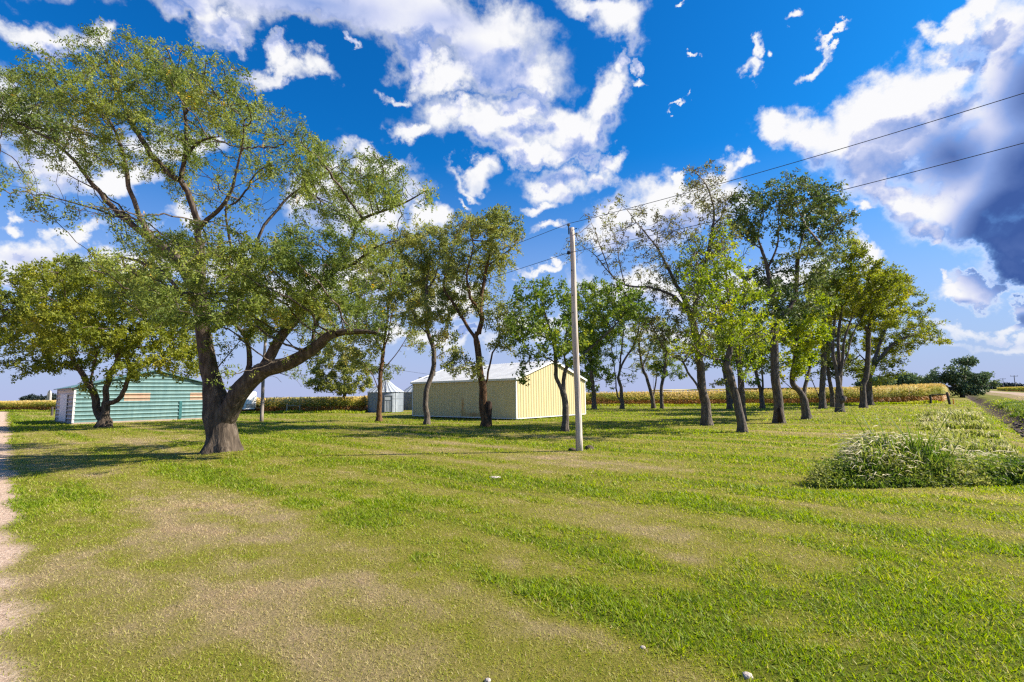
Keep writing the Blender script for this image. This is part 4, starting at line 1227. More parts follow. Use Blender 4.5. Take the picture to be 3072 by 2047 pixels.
# ---------------------------------------------------- distant trees
def far_tree(name, label, px, pybase, Y, blobs, n, leaf, mat, group, seed, cat='tree', trunkw=0.4):
    rng = np.random.default_rng(seed)
    b = at(px, pybase, Y); b[2] = 0.0
    root = empty(name, b, label, cat, group)
    mb = MB()
    top = at(blobs[0][0], blobs[0][1], Y) - b
    mb.tube([(0, 0, -.2), (top[0] * .3, 0, top[2] * .45), (top[0] * .7, 0, top[2] * .8)], [trunkw / 2, trunkw / 3, trunkw / 6], 8)
    for c in blobs[1:]:
        e = at(c[0], c[1], Y) - b
        mb.tube([(top[0] * .15, 0, top[2] * .3), (e[0] * .6, 0.2, e[2] * .75), tuple(e)], [trunkw / 4, trunkw / 6, trunkw / 14], 6)
    mb.build('trunk', M_BARK2, root, smooth=True)
    C, wsum = [], sum(c[2] * c[3] for c in blobs)
    for c in blobs:
        k = int(n * c[2] * c[3] / wsum)
        v = rng.normal(0, 1, (k, 3)); v /= np.linalg.norm(v, axis=1)[:, None]
        v *= rng.random((k, 1)) ** 0.3
        C.append(at(c[0], c[1], Y) + v * np.array([c[2], max(c[2], c[3]) * .8, c[3]]) * Y / FPX)
    C = np.concatenate(C)
    nz = fbm(C / (leaf * 4.5), 2, seed)
    C = C[(nz > (0.49 if n > 4000 else 0.42)) & (C[:, 2] > 0.1)]
    cl = 0.1 + 0.8 * fbm(C / (leaf * 6), 2, seed + 1)
    V, Q, Tn = leaves(C, np.zeros_like(C), cl, leaf, leaf * .6, leaf * .3, 4, rng, sprayl=leaf * 1.2)
    mesh_np('crown', V - b, Q, None, mat, root, {'tint': Tn})


far_tree('roadside_tree', 'big spreading dark tree beside the gravel road beyond the corn', 2886, 1186, 100, [(2900, 1110, 45, 35), (2850, 1120, 45, 26), (2930, 1130, 35, 24), (2880, 1155, 55, 30), (2815, 1130, 26, 20), (2960, 1120, 14, 14), (2800, 1150, 30, 20), (2930, 1165, 30, 18), (2905, 1083, 22, 12), (2790, 1165, 22, 14), (2985, 1150, 10, 8)], 5200, 0.42, M_FAR, 'trees along the road', 201, trunkw=0.9)
for k, (px, w, h, lab) in enumerate([(2640, 38, 18, 'pale green rounded bush line tree behind the corn, left end of the far row'), (2725, 42, 24, 'dark domed tree behind the corn, middle of the far row'),
                                     (2775, 24, 15, 'low greyish tree between the domed tree and the big roadside tree'), (2595, 26, 14, 'small pale tree seen behind the paired trunks of the grove')]):
    far_tree('background_tree', lab, px, 1172, 150, [(px, 1164 - h * .7, w, h), (px - w * .5, 1165 - h * .4, w * .5, h * .6), (px + w * .5, 1164 - h * .4, w * .5, h * .6)], 2600, 0.7, M_FAR, 'trees behind the cornfield', 210 + k)
# blue tree line far along the road
for k in range(7):
    px = 2950 + k * 17
    far_tree('distant_tree', ['first', 'second', 'third', 'fourth', 'fifth', 'sixth', 'seventh'][k] + ' dark tree from the left in the bluish line below the far power poles', px, 1165, 900, [(px, 1161 - (k % 3), 13, 7), (px + 5, 1163, 10, 5)], 500, 3.0, M_DIST, 'distant tree line by the road', 230 + k)
for k, (px, w, h) in enumerate([(78, 12, 5), (92, 10, 9), (108, 12, 6), (125, 12, 6), (142, 10, 4), (162, 14, 10), (174, 10, 8)]):
    far_tree('distant_tree', ['low dark tree at the left end of', 'tall rounded tree second in', 'flat dark tree third in', 'flat dark tree fourth in', 'low tree at the foot of the tower in', 'biggest dome shaped tree right of the tower in', 'last tree on the right end of'][k] + ' the far clump left of the barn', px, 1203, 700, [(px, 1201 - h * .6, w, h), (px + 3, 1201 - h * .3, w * .8, h * .6)], 600, 2.4, M_DIST, 'distant clump behind the left cornfield', 250 + k)
# grain elevator / tower
tb = at(147, 1203, 690); tb[2] = 0
M_CONC = mat_surface('concrete', [(0.3, (0.30, 0.29, 0.30)), (0.7, (0.42, 0.40, 0.40))], 1.0, 0.9)
root = empty('grain_elevator', tb, 'tiny grey grain elevator tower on the horizon left of the barn', 'tower')
mb = MB(); hz = 14.0
mb.tube([(-1.3, 0, 0), (-1.3, 0, hz * .8)], 1.5, 12); mb.tube([(1.3, 0, 0), (1.3, 0, hz * .8)], 1.5, 12)
mb.build('silo', M_CONC, root)
mb = MB(); mb.box(-1.6, 1.6, -1.2, 1.2, hz * .8 + .01, hz); mb.box(-1.0, 1.0, -.4, .4, hz - .01, hz + 1.5)
mb.build('headhouse', M_CONC, root)
mb = MB(); mb.box(-4.5, -2.9, -1, 1, 0, 5)
mb.build('annex', M_CONC, root)


# ------------------------------------------------------------------ corn
def mat_plain_leafy(name, stops, trans=.25):
    return mat_leaf(name, stops, trans)


CORN_EDGE = [(-420, 1240, 1.70), (0, 1235, 1.72), (190, 1234, 1.75), (500, 1238, 1.72), (860, 1239, 1.72), (1092, 1238, 1.75), (1125, 1222, 1.80), (1300, 1221, 1.85), (1760, 1218, 1.92), (2000, 1217, 1.95), (2300, 1216, 2.0), (2620, 1213, 2.15), (2760, 1211, 2.35), (2825, 1208, 2.4)]


def build_corn():
    rng = np.random.default_rng(5)
    E = np.array([gnd(a, b) for a, b, h in CORN_EDGE])
    H = np.array([h for _, _, h in CORN_EDGE])
    # run on along the road from the right end
    last = E[-1]
    E = np.vstack([E, last + UD * 90, last + UD * 400]); H = np.append(H, [2.4, 2.4])
    seg = np.linalg.norm(np.diff(E[:, :2], axis=0), axis=1)
    cum = np.concatenate([[0], np.cumsum(seg)])
    cutoff = cum[-2]
    X, Yv, HH, row = [], [], [], []
    nrm = []
    for r in range(6):
        sp = 0.22 if r < 3 else 0.4
        s = np.arange(0, cutoff, sp)
        s = s + rng.normal(0, .05, len(s))
        x = np.interp(s, cum, E[:, 0]); y = np.interp(s, cum, E[:, 1]); h = np.interp(s, cum, H)
        # away from camera and, past the corner, to the left
        d = np.stack([x, y], 1); d /= np.linalg.norm(d, axis=1)[:, None]
        corner = cum[len(CORN_EDGE) - 1]
        d[s > corner] = VD[:2]
        x = x + d[:, 0] * r * .76 + rng.normal(0, .08, len(s)); y = y + d[:, 1] * r * .76 + rng.normal(0, .08, len(s))
        X.append(x); Yv.append(y); HH.append(h)
    x, y, h = np.concatenate(X), np.concatenate(Yv), np.concatenate(HH)
    n = len(x)
    h = h * (0.93 + 0.12 * rng.random(n)) + 0.10 * (fbm(np.stack([x, y], 1) / 3, 2, 2) - .5)
    mat = mat_plain_leafy('corn_leaf', [(0, (0.28, 0.11, 0.045)), (0.22, (0.46, 0.24, 0.09)), (0.42, (0.17, 0.20, 0.03)), (0.65, (0.36, 0.36, 0.06)), (0.85, (0.58, 0.44, 0.12)), (1, (0.68, 0.50, 0.20))])
    V, Q, Tt = [], [], []
    nb = 0
    ci = fbm(np.stack([x, y], 1) / 4.0, 2, 12)
    # stalks
    w = 0.016
    for k, (hx, hy) in enumerate([(1, 0), (0, 1)]):
        B = np.stack([x, y, 0 * x], 1); D = np.array([hx, hy, 0]) * w
        V.append(np.stack([B - D, B + D, B + D * .5 + np.stack([0 * h, 0 * h, h * .9], 1), B - D * .5 + np.stack([0 * h, 0 * h, h * .9], 1)], 1).reshape(-1, 3))
        Q.append(nb + np.arange(n)[:, None] * 4 + np.arange(4)); nb += 4 * n
        Tt.append(np.tile([0.1, 0.1, .7, .7], n))
    for lf in range(11):
        f = (lf + 0.6) / 11.0
        z0 = h * (0.12 + 0.74 * f) + rng.normal(0, .04, n)
        a = rng.random(n) * 2 * math.pi
        L = (0.34 + 0.25 * rng.random(n)) * (1.1 - 0.5 * abs(f - .5))
        if f < .35: L *= .8
        dx, dy = np.cos(a), np.sin(a)
        rise = (0.18 - (0.25 if f < .35 else 0)) * L * 2 * rng.random(n)
        tipz = -(0.25 + (0.5 if f < .35 else 0.1)) * L + 0.3 * L * rng.random(n)
        p0 = np.stack([x, y, z0], 1)
        p1 = p0 + np.stack([dx * L * .5, dy * L * .5, rise], 1)
        p2 = p0 + np.stack([dx * L, dy * L, rise + tipz], 1)
        W = np.stack([-dy, dx, 0.35 * np.ones(n)], 1) * 0.045
        V.append(np.stack([p0 - W * .5, p0 + W * .5, p1 + W, p1 - W, p2 + W * .15, p2 - W * .15], 1).reshape(-1, 3))
        k = nb + np.arange(n)[:, None] * 6
        Q.append(k + np.array([0, 1, 2, 3])); Q.append(k + np.array([3, 2, 4, 5])); nb += 6 * n
        t = np.where(f < .33, 0.10 + .2 * rng.random(n), 0.35 + 0.5 * f * (0.6 + .8 * rng.random(n)) + 0.9 * (ci - .5))
        Tt.append(np.repeat(np.clip(t, 0, 1), 6))
    # tassels
    for k in range(4):
        a = rng.random(n) * 6.28
        p0 = np.stack([x, y, h * .86], 1)
        p1 = np.stack([x + np.cos(a) * .09, y + np.sin(a) * .09, h * (0.98 + .04 * rng.random(n))], 1)
        W = np.stack([np.sin(a), -np.cos(a), 0 * a], 1) * .014
        V.append(np.stack([p0 - W, p0 + W, p1 + W, p1 - W], 1).reshape(-1, 3))
        Q.append(nb + np.arange(n)[:, None] * 4 + np.arange(4)); nb += 4 * n
        Tt.append(np.full(4 * n, .97))
    # rest of the field: a rough canopy sheet reaching the horizon behind the rows
    Ef = E.copy(); nrows = 60
    dirs = Ef[:, :2] / np.linalg.norm(Ef[:, :2], axis=1)[:, None]
    ss = np.linspace(0, cum[-1], 700)
    ex = np.interp(ss, cum, Ef[:, 0]); ey = np.interp(ss, cum, Ef[:, 1]); eh = np.interp(ss, cum, H)
    dd = np.stack([ex, ey], 1); dd /= np.linalg.norm(dd, axis=1)[:, None]
    corner = cum[len(CORN_EDGE) - 1]
    dd[ss > corner] = VD[:2]
    offs = np.concatenate([[3.2, 3.2], np.geomspace(3.8, 1200, nrows)])
    grid = []
    tg = []
    for i, of in enumerate(offs):
        gx = ex + dd[:, 0] * np.where(ss > corner, min(of, 40), of); gy = ey + dd[:, 1] * np.where(ss > corner, min(of, 40), of)
        gz = 0 * gx if i == 0 else eh * .90 + 0.22 * (rng.random(len(gx)) - .5)
        grid.append(np.stack([gx, gy, gz], 1)); tg.append(np.clip(0.75 + .5 * (rng.random(len(gx)) - .5), 0, 1) if i else np.full(len(gx), .1))
    G = np.array(grid); nr_, nc_ = G.shape[:2]
    V.append(G.reshape(-1, 3)); Tt.append(np.array(tg).ravel())
    i = np.arange(nr_ - 1)[:, None] * nc_; j = np.arange(nc_ - 1)[None]
    Q.append((nb + np.stack([i + j, i + j + 1, i + nc_ + j + 1, i + nc_ + j], -1)).reshape(-1, 4))
    o = mesh_np('cornfield', np.concatenate(V), np.concatenate(Q), None, mat, None, {'tint': np.concatenate(Tt)})
    tag(o, kind='stuff')
    # far strip of corn beyond the road
    rng = np.random.default_rng(8)
    s = np.arange(70, 520, 0.5); rows = []
    V, Q, Tt, nb = [], [], [], 0
    for r in range(5):
        p = 24 + r * 1.2
        px_ = s[:, None] * UD[None] + p * np.array([UD[1], -UD[0], 0])[None]
        B = px_ + rng.normal(0, .2, px_.shape); B[:, 2] = 0.0
        for lf in range(7):
            a = rng.random(len(s)) * 6.28
            z0 = 0.3 + rng.random(len(s)) * 2.0
            c = B + np.stack([np.cos(a) * .3, np.sin(a) * .3, z0], 1)
            W = np.stack([np.cos(a), np.sin(a), 0 * a], 1) * .35
            Z = np.stack([0 * a, 0 * a, .18 + 0 * a], 1)
            V.append(np.stack([c - W - Z, c + W - Z, c + W * .4 + Z, c - W * .4 + Z], 1).reshape(-1, 3))
            Q.append(nb + np.arange(len(s))[:, None] * 4 + np.arange(4)); nb += 4 * len(s)
            Tt.append(np.repeat(np.clip(z0 / 2.3 * .75 + .25 * rng.random(len(s)), 0, 1), 4))
    # its body behind
    g = []
    for of, z in ((26, 0), (26, 2.1), (60, 2.1), (900, 2.1)):
        q = s[:, None] * UD[None] + of * np.array([UD[1], -UD[0], 0])[None]; q[:, 2] = z + (0.2 * rng.random(len(s)) if z else 0)
        g.append(q)
    G = np.array(g); nr_, nc_ = G.shape[:2]
    V.append(G.reshape(-1, 3)); Tt.append(np.repeat([.15, .75, .8, .8], nc_))
    i = np.arange(nr_ - 1)[:, None] * nc_; j = np.arange(nc_ - 1)[None]
    Q.append((nb + np.stack([i + j, i + j + 1, i + nc_ + j + 1, i + nc_ + j], -1)).reshape(-1, 4))
    o = mesh_np('far_cornfield', np.concatenate(V), np.concatenate(Q), None, mat, None, {'tint': np.concatenate(Tt)})
    tag(o, kind='stuff')
    # unmown strip in front of the corn
    s = rng.random(26000) * corner
    x = np.interp(s, cum, E[:, 0]); y = np.interp(s, cum, E[:, 1])
    d = np.stack([x, y], 1); d /= np.linalg.norm(d, axis=1)[:, None]
    k = -rng.random(len(s)) ** .7 * 2.6 - .1
    x += d[:, 0] * k; y += d[:, 1] * k
    o = blades('field_margin_grass', x, y, 0 * x, 0.16 + .28 * rng.random(len(s)) * fbm(np.stack([x, y], 1) / 2, 2, 6) * 1.6, 0.09 + 0 * x, 0.5 + 0 * x, np.clip(.15 + .7 * (fbm(np.stack([x, y], 1) / 3, 2, 4) - .3), 0, 1), mat_leaf('margin_blade', GRASS_BLADE, .4), rng, True)
    tag(o, kind='stuff')


build_corn()


# ------------------------------------------------------------------ tall weeds at right
def build_weeds():
    rng = np.random.default_rng(9)
    WEED = [(0, (0.035, 0.075, 0.014)), (0.3, (0.095, 0.15, 0.022)), (0.55, (0.24, 0.26, 0.055)), (0.8, (0.44, 0.40, 0.22)), (1, (0.68, 0.62, 0.47))]
    mat = mat_leaf('weed_blade', WEED, .4)

    def region(n, smin, smax, p0, p1):
        s = smin * (smax / smin) ** rng.random(n)
        p = p0 + rng.random(n) * (p1 - p0)
        x = s * UD[0] + p * UD[1]; y = s * UD[1] - p * UD[0]
        return x, y, s, p
    V, Q, T, Tr = [], [], [], []
    x, y, s, p = region(60000, 9.0, 52, -2.5, 2.3)
    edge = -1.95 + 0.9 * (fbm(np.stack([s / 2.0, 0 * s], 1), 2, 14) - .5) * 2 + 0.25 * np.clip((s - 20) / 20, 0, 1)
    front = 9.25 + 0.25 * (fbm(np.stack([x / .8, 0 * x], 1), 2, 15) - .5) * 2
    k = (p > edge) & (y > front) & (p < 2.3 - 1.2 * sstep(13, 18, s))
    x, y, s, p = x[k], y[k], s[k], p[k]
    kk_ = (s < 15) | (fbm(np.stack([x, y], 1) / 1.4, 3, 66) + .12 * (np.abs(s - 37) < 6) > .5 + .0 * s)
    x, y, s, p = x[kk_], y[kk_], s[kk_], p[kk_]
    k = np.nonzero(k)[0][kk_]
    inn = np.clip(np.minimum(p - edge[k], (y - front[k])) / 0.8, 0, 1)
    n = len(x)
    sc_ = 0.75 + s / 26.0
    h = (0.20 + 0.42 * inn) * (0.6 + 0.7 * rng.random(n)) * (0.75 + .5 * fbm(np.stack([x, y], 1) / 1.1, 2, 16))
    h *= (1 - .35 * sstep(1.0, 2.3, p)) * (1 - .35 * sstep(14, 22, s))
    h *= np.where(s > 14, .40, .84)
    h *= 1 + 1.5 * np.exp(-((s - 37) / 5) ** 2) * (p < .9)
    h *= np.where(rng.random(n) < .02, 1.6, 1.0)
    h *= 0.55 + 0.8 * sstep(.35, .65, fbm(np.stack([x, y], 1) / 0.9, 2, 61))
    z = height(x, y)
    # bowed blades: 3 segments
    a = rng.random(n) * 6.28
    la = rng.normal(0.3, 1.3, n) + math.pi    # leaning mostly to the left
    lean = 0.25 + .6 * rng.random(n)
    w = 0.007 * sc_ * (0.8 + 1.2 * rng.random(n))
    W = np.stack([np.cos(a), np.sin(a), 0 * a], 1) * w[:, None]
    B = np.stack([x, y, z], 1)
    Ld = np.stack([np.cos(la), np.sin(la), 0 * a], 1) * (lean * h)[:, None]
    Z = np.stack([0 * h, 0 * h, h], 1)
    p1 = B + Ld * .15 + Z * .5; p2 = B + Ld * .5 + Z * .88; p3 = B + Ld * 1.05 + Z * .92
    V = np.stack([B - W, B + W, p1 + W, p1 - W, p2 + W * .7, p2 - W * .7, p3], 1).reshape(-1, 3)
    k6 = np.arange(n)[:, None] * 7
    Q = np.concatenate([k6 + np.array([0, 1, 2, 3]), k6 + np.array([3, 2, 4, 5])])
    Tr = k6 + np.array([5, 4, 6])
    seed_zone = sstep(.15, .6, inn) * sstep(20, 15, s) * (fbm(np.stack([x, y], 1) / 1.6, 2, 19) > .38)
    tt = 0.05 + 0.28 * sstep(15, 20, s) + 0.5 * rng.random(n) * fbm(np.stack([x, y], 1) / .7, 2, 20) * 1.4
    tv = np.stack([tt, tt, tt + .05, tt + .05, tt + .12 + .15 * seed_zone, tt + .12 + .15 * seed_zone, tt + .2 + .25 * seed_zone], 1).ravel()
    # pale seed plumes
    m = rng.random(n) < (0.06 + 0.55 * seed_zone) * sstep(19, 15, s) * np.clip(inn + .1, 0, 1)
    top = p3[m] + Z[m] * .02
    mh = rng.random(m.sum())
    up = top - p2[m]; up /= np.linalg.norm(up, axis=1)[:, None]
    L = (0.07 + .06 * mh)[:, None] * (0.8 + s[m, None] / 30)
    q = np.arange(m.sum())[:, None]
    sd = np.cross(up, rng.normal(0, 1, up.shape)); sd /= np.linalg.norm(sd, axis=1)[:, None]
    drop = np.stack([0 * mh, 0 * mh, -1.0 * L[:, 0] * rng.random(len(mh))], 1)
    wd = (0.006 + .004 * rng.random(len(mh)))[:, None] * (0.7 + s[m, None] / 20)
    PV = np.stack([p2[m], p2[m] + up * L * .8 + sd * wd, p2[m] + up * L * 2.0 + drop, p2[m] + up * L * .8 - sd * wd], 1).reshape(-1, 3)
    sd2 = np.cross(up, sd)
    PV2 = np.stack([p2[m], p2[m] + up * L * .8 + sd2 * wd, p2[m] + up * L * 2.0 + drop, p2[m] + up * L * .8 - sd2 * wd], 1).reshape(-1, 3)
    nb = len(V)
    nm = int(m.sum())
    V = np.concatenate([V, PV, PV2])
    Q = np.concatenate([Q, nb + q * 4 + np.arange(4), nb + 4 * nm + q * 4 + np.arange(4)])
    tp = np.clip(.72 + .40 * rng.random(nm), 0, 1)
    tv = np.concatenate([tv, np.repeat(tp, 4), np.repeat(tp, 4)])
    o = mesh_np('tall_weeds', V, Q, Tr, mat, None, {'tint': np.clip(tv, 0, 1)})
    tag(o, kind='stuff')
    # broad green leaves low at the front
    n = 15000
    x = 5.4 + rng.random(n) * 6.2; y = 9.2 + rng.random(n) ** 1.4 * 1.3
    s_ = ps(x, y)
    k = (s_[0] > -2.1) & (s_[0] < 2.6)
    x, y = x[k], y[k]; n = len(x)
    B = np.stack([x, y, height(x, y) + rng.random(n) * .34 * sstep(9.1, 9.6, y)], 1)
    cl = fbm(B / .35, 2, 30)
    V, Q, T = leaves(B, np.tile([0, 0, .4], (n, 1)), .10 + .55 * cl, .075, .022, .03, 4, rng, droop=0, sprayl=.08)
    V[:, 2] = np.maximum(V[:, 2], 0.0)
    o = mesh_np('leafy_undergrowth', V, Q, None, mat, None, {'tint': T})
    tag(o, kind='stuff')
    # verge on the far side of the ditch
    x, y, s, p = region(34000, 12, 80, 2.2, 8.4)
    k_ = p > 2.6 + 1.6 * fbm(np.stack([s / 1.6, 0 * s], 1), 3, 44)
    x, y, s, p = x[k_], y[k_], s[k_], p[k_]
    n = len(x)
    hh = (0.10 + .30 * rng.random(n)) * (0.4 + 1.2 * fbm(np.stack([x, y], 1) / 2, 2, 33))
    tint = .34 + .34 * sstep(4.6, 6.6, p + 1.4 * (fbm(np.stack([x, y], 1) / 2.2, 2, 36) - .5)) + .5 * (fbm(np.stack([x, y], 1) / 1.5, 2, 35) - .5)
    o = blades('verge_grass', x, y, height(x, y), hh, 0.02 + s / 900, .5 + 0 * x, np.clip(tint, 0, 1), mat, rng, True)
    tag(o, kind='stuff')
    # clods on the ditch bank
    mb = MB()
    for i in range(420):
        s = 18 + rng.random() ** 1.5 * 30; p = 2.0 + rng.random() * 1.8
        x = s * UD[0] + p * UD[1]; y = s * UD[1] - p * UD[0]
        z = float(height([x], [y])[0]); r = 0.04 + .13 * rng.random() ** 2
        ang = rng.random() * 6.28
        vs = []
        for q, zz, rr in ((0, -.5, .8), (.5, .3, 1.0), (0, .8, .5)):
            for kk in range(6):
                vs.append((x + math.cos(kk * 1.047 + ang) * r * rr * (0.7 + .6 * rng.random()), y + math.sin(kk * 1.047 + ang) * r * rr * (.7 + .6 * rng.random()), z + zz * r * (0.6 + .3 * rng.random())))
        fs = [(a * 6 + kk, a * 6 + (kk + 1) % 6, (a + 1) * 6 + (kk + 1) % 6, (a + 1) * 6 + kk) for a in range(2) for kk in range(6)] + [(12, 13, 14, 15, 16, 17)]
        mb.add(vs, fs)
    o = mb.build('ditch_clods', mat_surface('clod', [(.3, (.03, .02, .017)), (.55, (.09, .065, .055)), (.75, (.26, .21, .20))], 2.5, .95), None)
    tag(o, kind='stuff')


build_weeds()


# ------------------------------------------------------------------ yellow shed
def mat_siding(name, base, dark, stains=(), rough=0.45, streak=0.12):
    m, N, L, out = nmat(name)
    b = N.new('ShaderNodeBsdfPrincipled')
    b.inputs['Roughness'].default_value = rough
    tc = N.new('ShaderNodeTexCoord')
    mp = N.new('ShaderNodeMapping'); mp.inputs['Scale'].default_value = (2.5, 2.5, 0.35)
    L.new(tc.outputs['Object'], mp.inputs['Vector'])
    nz = N.new('ShaderNodeTexNoise'); nz.inputs['Scale'].default_value = 1.6; nz.inputs['Detail'].default_value = 6
    L.new(mp.outputs[0], nz.inputs['Vector'])
    r = ramp(N, [(0.25, dark), (0.7, base)])
    L.new(nz.outputs[0], r.inputs[0])
    c = r.outputs[0]
    for (cx, cy, cz, rx, ry, rz, col) in stains:
        mq = N.new('ShaderNodeMapping'); mq.vector_type = 'TEXTURE'
        mq.inputs['Location'].default_value = (cx, cy, cz); mq.inputs['Scale'].default_value = (rx, ry, rz)
        L.new(tc.outputs['Object'], mq.inputs['Vector'])
        ln = N.new('ShaderNodeVectorMath'); ln.operation = 'LENGTH'
        L.new(mq.outputs[0], ln.inputs[0])
        ad = N.new('ShaderNodeMath'); ad.operation = 'MULTIPLY_ADD'; ad.inputs[1].default_value = .9
        L.new(nz.outputs[0], ad.inputs[0]); L.new(ln.outputs['Value'], ad.inputs[2])
        mr = N.new('ShaderNodeMapRange'); mr.inputs['From Min'].default_value = 0.7; mr.inputs['From Max'].default_value = 1.5
        mr.inputs['To Min'].default_value = .85; mr.inputs['To Max'].default_value = 0
        L.new(ad.outputs[0], mr.inputs['Value'])
        mx = N.new('ShaderNodeMix'); mx.data_type = 'RGBA'
        L.new(mr.outputs[0], mx.inputs['Factor']); L.new(c, mx.inputs['A']); mx.inputs['B'].default_value = (*col, 1)
        c = mx.outputs['Result']
    L.new(c, b.inputs['Base Color'])
    L.new(b.outputs[0], out.inputs['Surface'])
    return m


def ribbed(origin, d, nrm, length, ztop, period, depth, ribw, z0=0.0, mat=None, name='wall', parent=None):
    """vertical ribbed sheet; origin + d*t, ribs stand out along nrm; ztop(t)"""
    ts, os_ = [], []
    t = 0.0
    while t < length:
        for a, o in ((0, 0), (period - ribw * 1.6, 0), (period - ribw * 1.2, depth), (period - ribw * .4, depth), (period - 0.0001, 0)):
            if t + a <= length:
                ts.append(t + a); os_.append(o)
        t += period
    ts.append(length); os_.append(0)
    V, Q = [], []
    for a, o in zip(ts, os_):
        p = origin + d * a + nrm * o
        V.append((p[0], p[1], z0)); V.append((p[0], p[1], ztop(a)))
    for i in range(len(ts) - 1):
        Q.append((2 * i, 2 * i + 2, 2 * i + 3, 2 * i + 1))
    return mesh_np(name, np.array(V), np.array(Q), None, mat, parent)


def build_shed():
    c = gnd(1549.5, 1261)
    c[2] = 0
    Lv, Lu, HE, HR = 11.4, 8.5, 2.84, 4.22
    root = empty('metal_shed', c, 'pale yellow ribbed metal shed with low white gable roof behind the middle trees', 'shed')
    dv, du = VD.copy(), UD.copy()
    rust = (0.45, 0.20, 0.03)
    q1 = dv * 5.3; q2 = dv * 4.2
    pale = (0.66, 0.57, 0.33); dk = (0.60, 0.52, 0.29)
    mw = mat_siding('yellow_siding', pale, dk, [(q1[0], q1[1], .95, .2, .2, .75, rust), (q2[0], q2[1], 0.30, 1.2, 1.2, .22, (0.36, 0.22, .07)), (q1[0], q1[1], .35, .35, .35, .5, (0.45, .30, .10))])
    z0 = 0.12
    ribbed(np.zeros(3), dv, -du, Lv, lambda t: HE, 0.29, 0.036, 0.075, z0, mw, 'side_wall', root)
    gable = lambda t: HE + (HR - HE) * (1 - abs(t - Lu / 2) / (Lu / 2))
    ribbed(np.zeros(3), du, -dv, Lu, gable, 0.29, 0.036, 0.075, z0 + .0, mw, 'gable_wall', root)
    ribbed(dv * Lv, du, dv, Lu, gable, 0.29, 0.036, 0.075, z0, mw, 'gable_wall', root)
    ribbed(du * Lu, dv, du, Lv, lambda t: HE, 0.29, 0.036, 0.075, z0, mw, 'side_wall', root)
    mwh = mat_surface('white_steel', [(.3, (.70, .70, .70)), (.7, (.80, .80, .80))], 2, .4)
    mdk = mat_surface('gap_shadow', [(.3, (.03, .028, .02)), (.7, (.05, .045, .035))], 2, .9)
    # base skirt, set in; near-black colour stands for the shadow under the walls
    mb = MB()
    ins = 0.12
    A = du * ins + dv * ins; B = du * (Lu - ins) + dv * ins; Cc = du * (Lu - ins) + dv * (Lv - ins); D = du * ins + dv * (Lv - ins)
    mb.add([(*p[:2], z) for z in (-.1, z0 + .02) for p in (A, B, Cc, D)], [(0, 1, 5, 4), (1, 2, 6, 5), (2, 3, 7, 6), (3, 0, 4, 7)])
    mb.build('foundation', mdk, root)
    # corner trims
    for k, (o_, s1, s2) in enumerate([(np.zeros(3), 1, 1), (du * Lu, -1, 1), (dv * Lv, 1, -1), (du * Lu + dv * Lv, -1, -1)]):
        mb = MB(); w = 0.10
        p0 = o_ - du * s1 * .035 - dv * s2 * .035
        e1 = p0 + du * s1 * w; e2 = p0 + dv * s2 * w
        mid = o_ + du * s1 * .02 + dv * s2 * .02
        e1b = e1 + dv * s2 * .012; e2b = e2 + du * s1 * .012
        poly = [p0, e1, e1b, mid * 0 + p0 + du * s1 * .012 + dv * s2 * .012, e2b, e2]
        n = 6
        vs = [(*p[:2], z) for z in (z0 - .02, HE + .0) for p in poly]
        fs = [(i, (i + 1) % n, (i + 1) % n + n, i + n) for i in range(n)] + [tuple(range(n)), tuple(range(n, 2 * n))]
        mb.add(vs, fs)
        mb.build('corner_trim', mwh, root)
    # base trim strip
    mb = MB()
    mb.add([(*p[:2], z) for p, z in [(-du * .028, z0 - .05), (-du * .028 + dv * Lv, z0 - .05), (-du * .028 + dv * Lv, z0 + .02), (-du * .028, z0 + .02)]], [(0, 1, 2, 3)])
    mb.add([(*p[:2], z) for p, z in [(-dv * .028, z0 - .05), (-dv * .028 + du * Lu, z0 - .05), (-dv * .028 + du * Lu, z0 + .02), (-dv * .028, z0 + .02)]], [(0, 1, 2, 3)])
    mb.build('base_trim', mwh, root)
    # ribbed roof: two slopes
    mroof = mat_surface('white_roof', [(.3, (.33, .34, .37)), (.7, (.46, .47, .50))], 1.5, .55, .1, stretch=(1, 1, 1))
    ov = 0.14
    slope = (HR - HE) / (Lu / 2)
    V, Q = [], []
    ts = []
    t = -ov
    while t < Lv + ov:
        for a, o in ((0, 0), (.235 - .06, 0), (.235 - .045, .025), (.235 - .015, .025), (.2349, 0)):
            if t + a < Lv + ov: ts.append((t + a, o))
        t += .235
    ts.append((Lv + ov, 0))
    for side in (0, 1):
        nb = len(V)
        for a, o in ts:
            e = (-ov if side == 0 else Lu + ov)
            pe = dv * a + du * e; pr = dv * a + du * (Lu / 2)
            V.append((pe[0], pe[1], HE + .035 - ov * slope + o)); V.append((pr[0], pr[1], HR + .035 + o))
        for i in range(len(ts) - 1):
            Q.append((nb + 2 * i, nb + 2 * i + 2, nb + 2 * i + 3, nb + 2 * i + 1))
    mesh_np('roof', np.array(V), np.array(Q), None, mroof, root)
    # eave + rake trim
    mb = MB()
    for side, e in ((0, -ov), (1, Lu + ov)):
        sg = -1 if side == 0 else 1
        z = HE + .03 - ov * slope
        a = du * (e) - dv * ov; b_ = du * e + dv * (Lv + ov)
        a2 = a + du * sg * .03; b2 = b_ + du * sg * .03
        mb.add([(*a[:2], z + .03), (*b_[:2], z + .03), (*b_[:2], z - .11), (*a[:2], z - .11), (*a2[:2], z + .03), (*b2[:2], z + .03), (*b2[:2], z - .11), (*a2[:2], z - .11)],
               [(0, 1, 2, 3), (4, 5, 6, 7), (0, 1, 5, 4), (3, 2, 6, 7), (0, 3, 7, 4), (1, 2, 6, 5)])
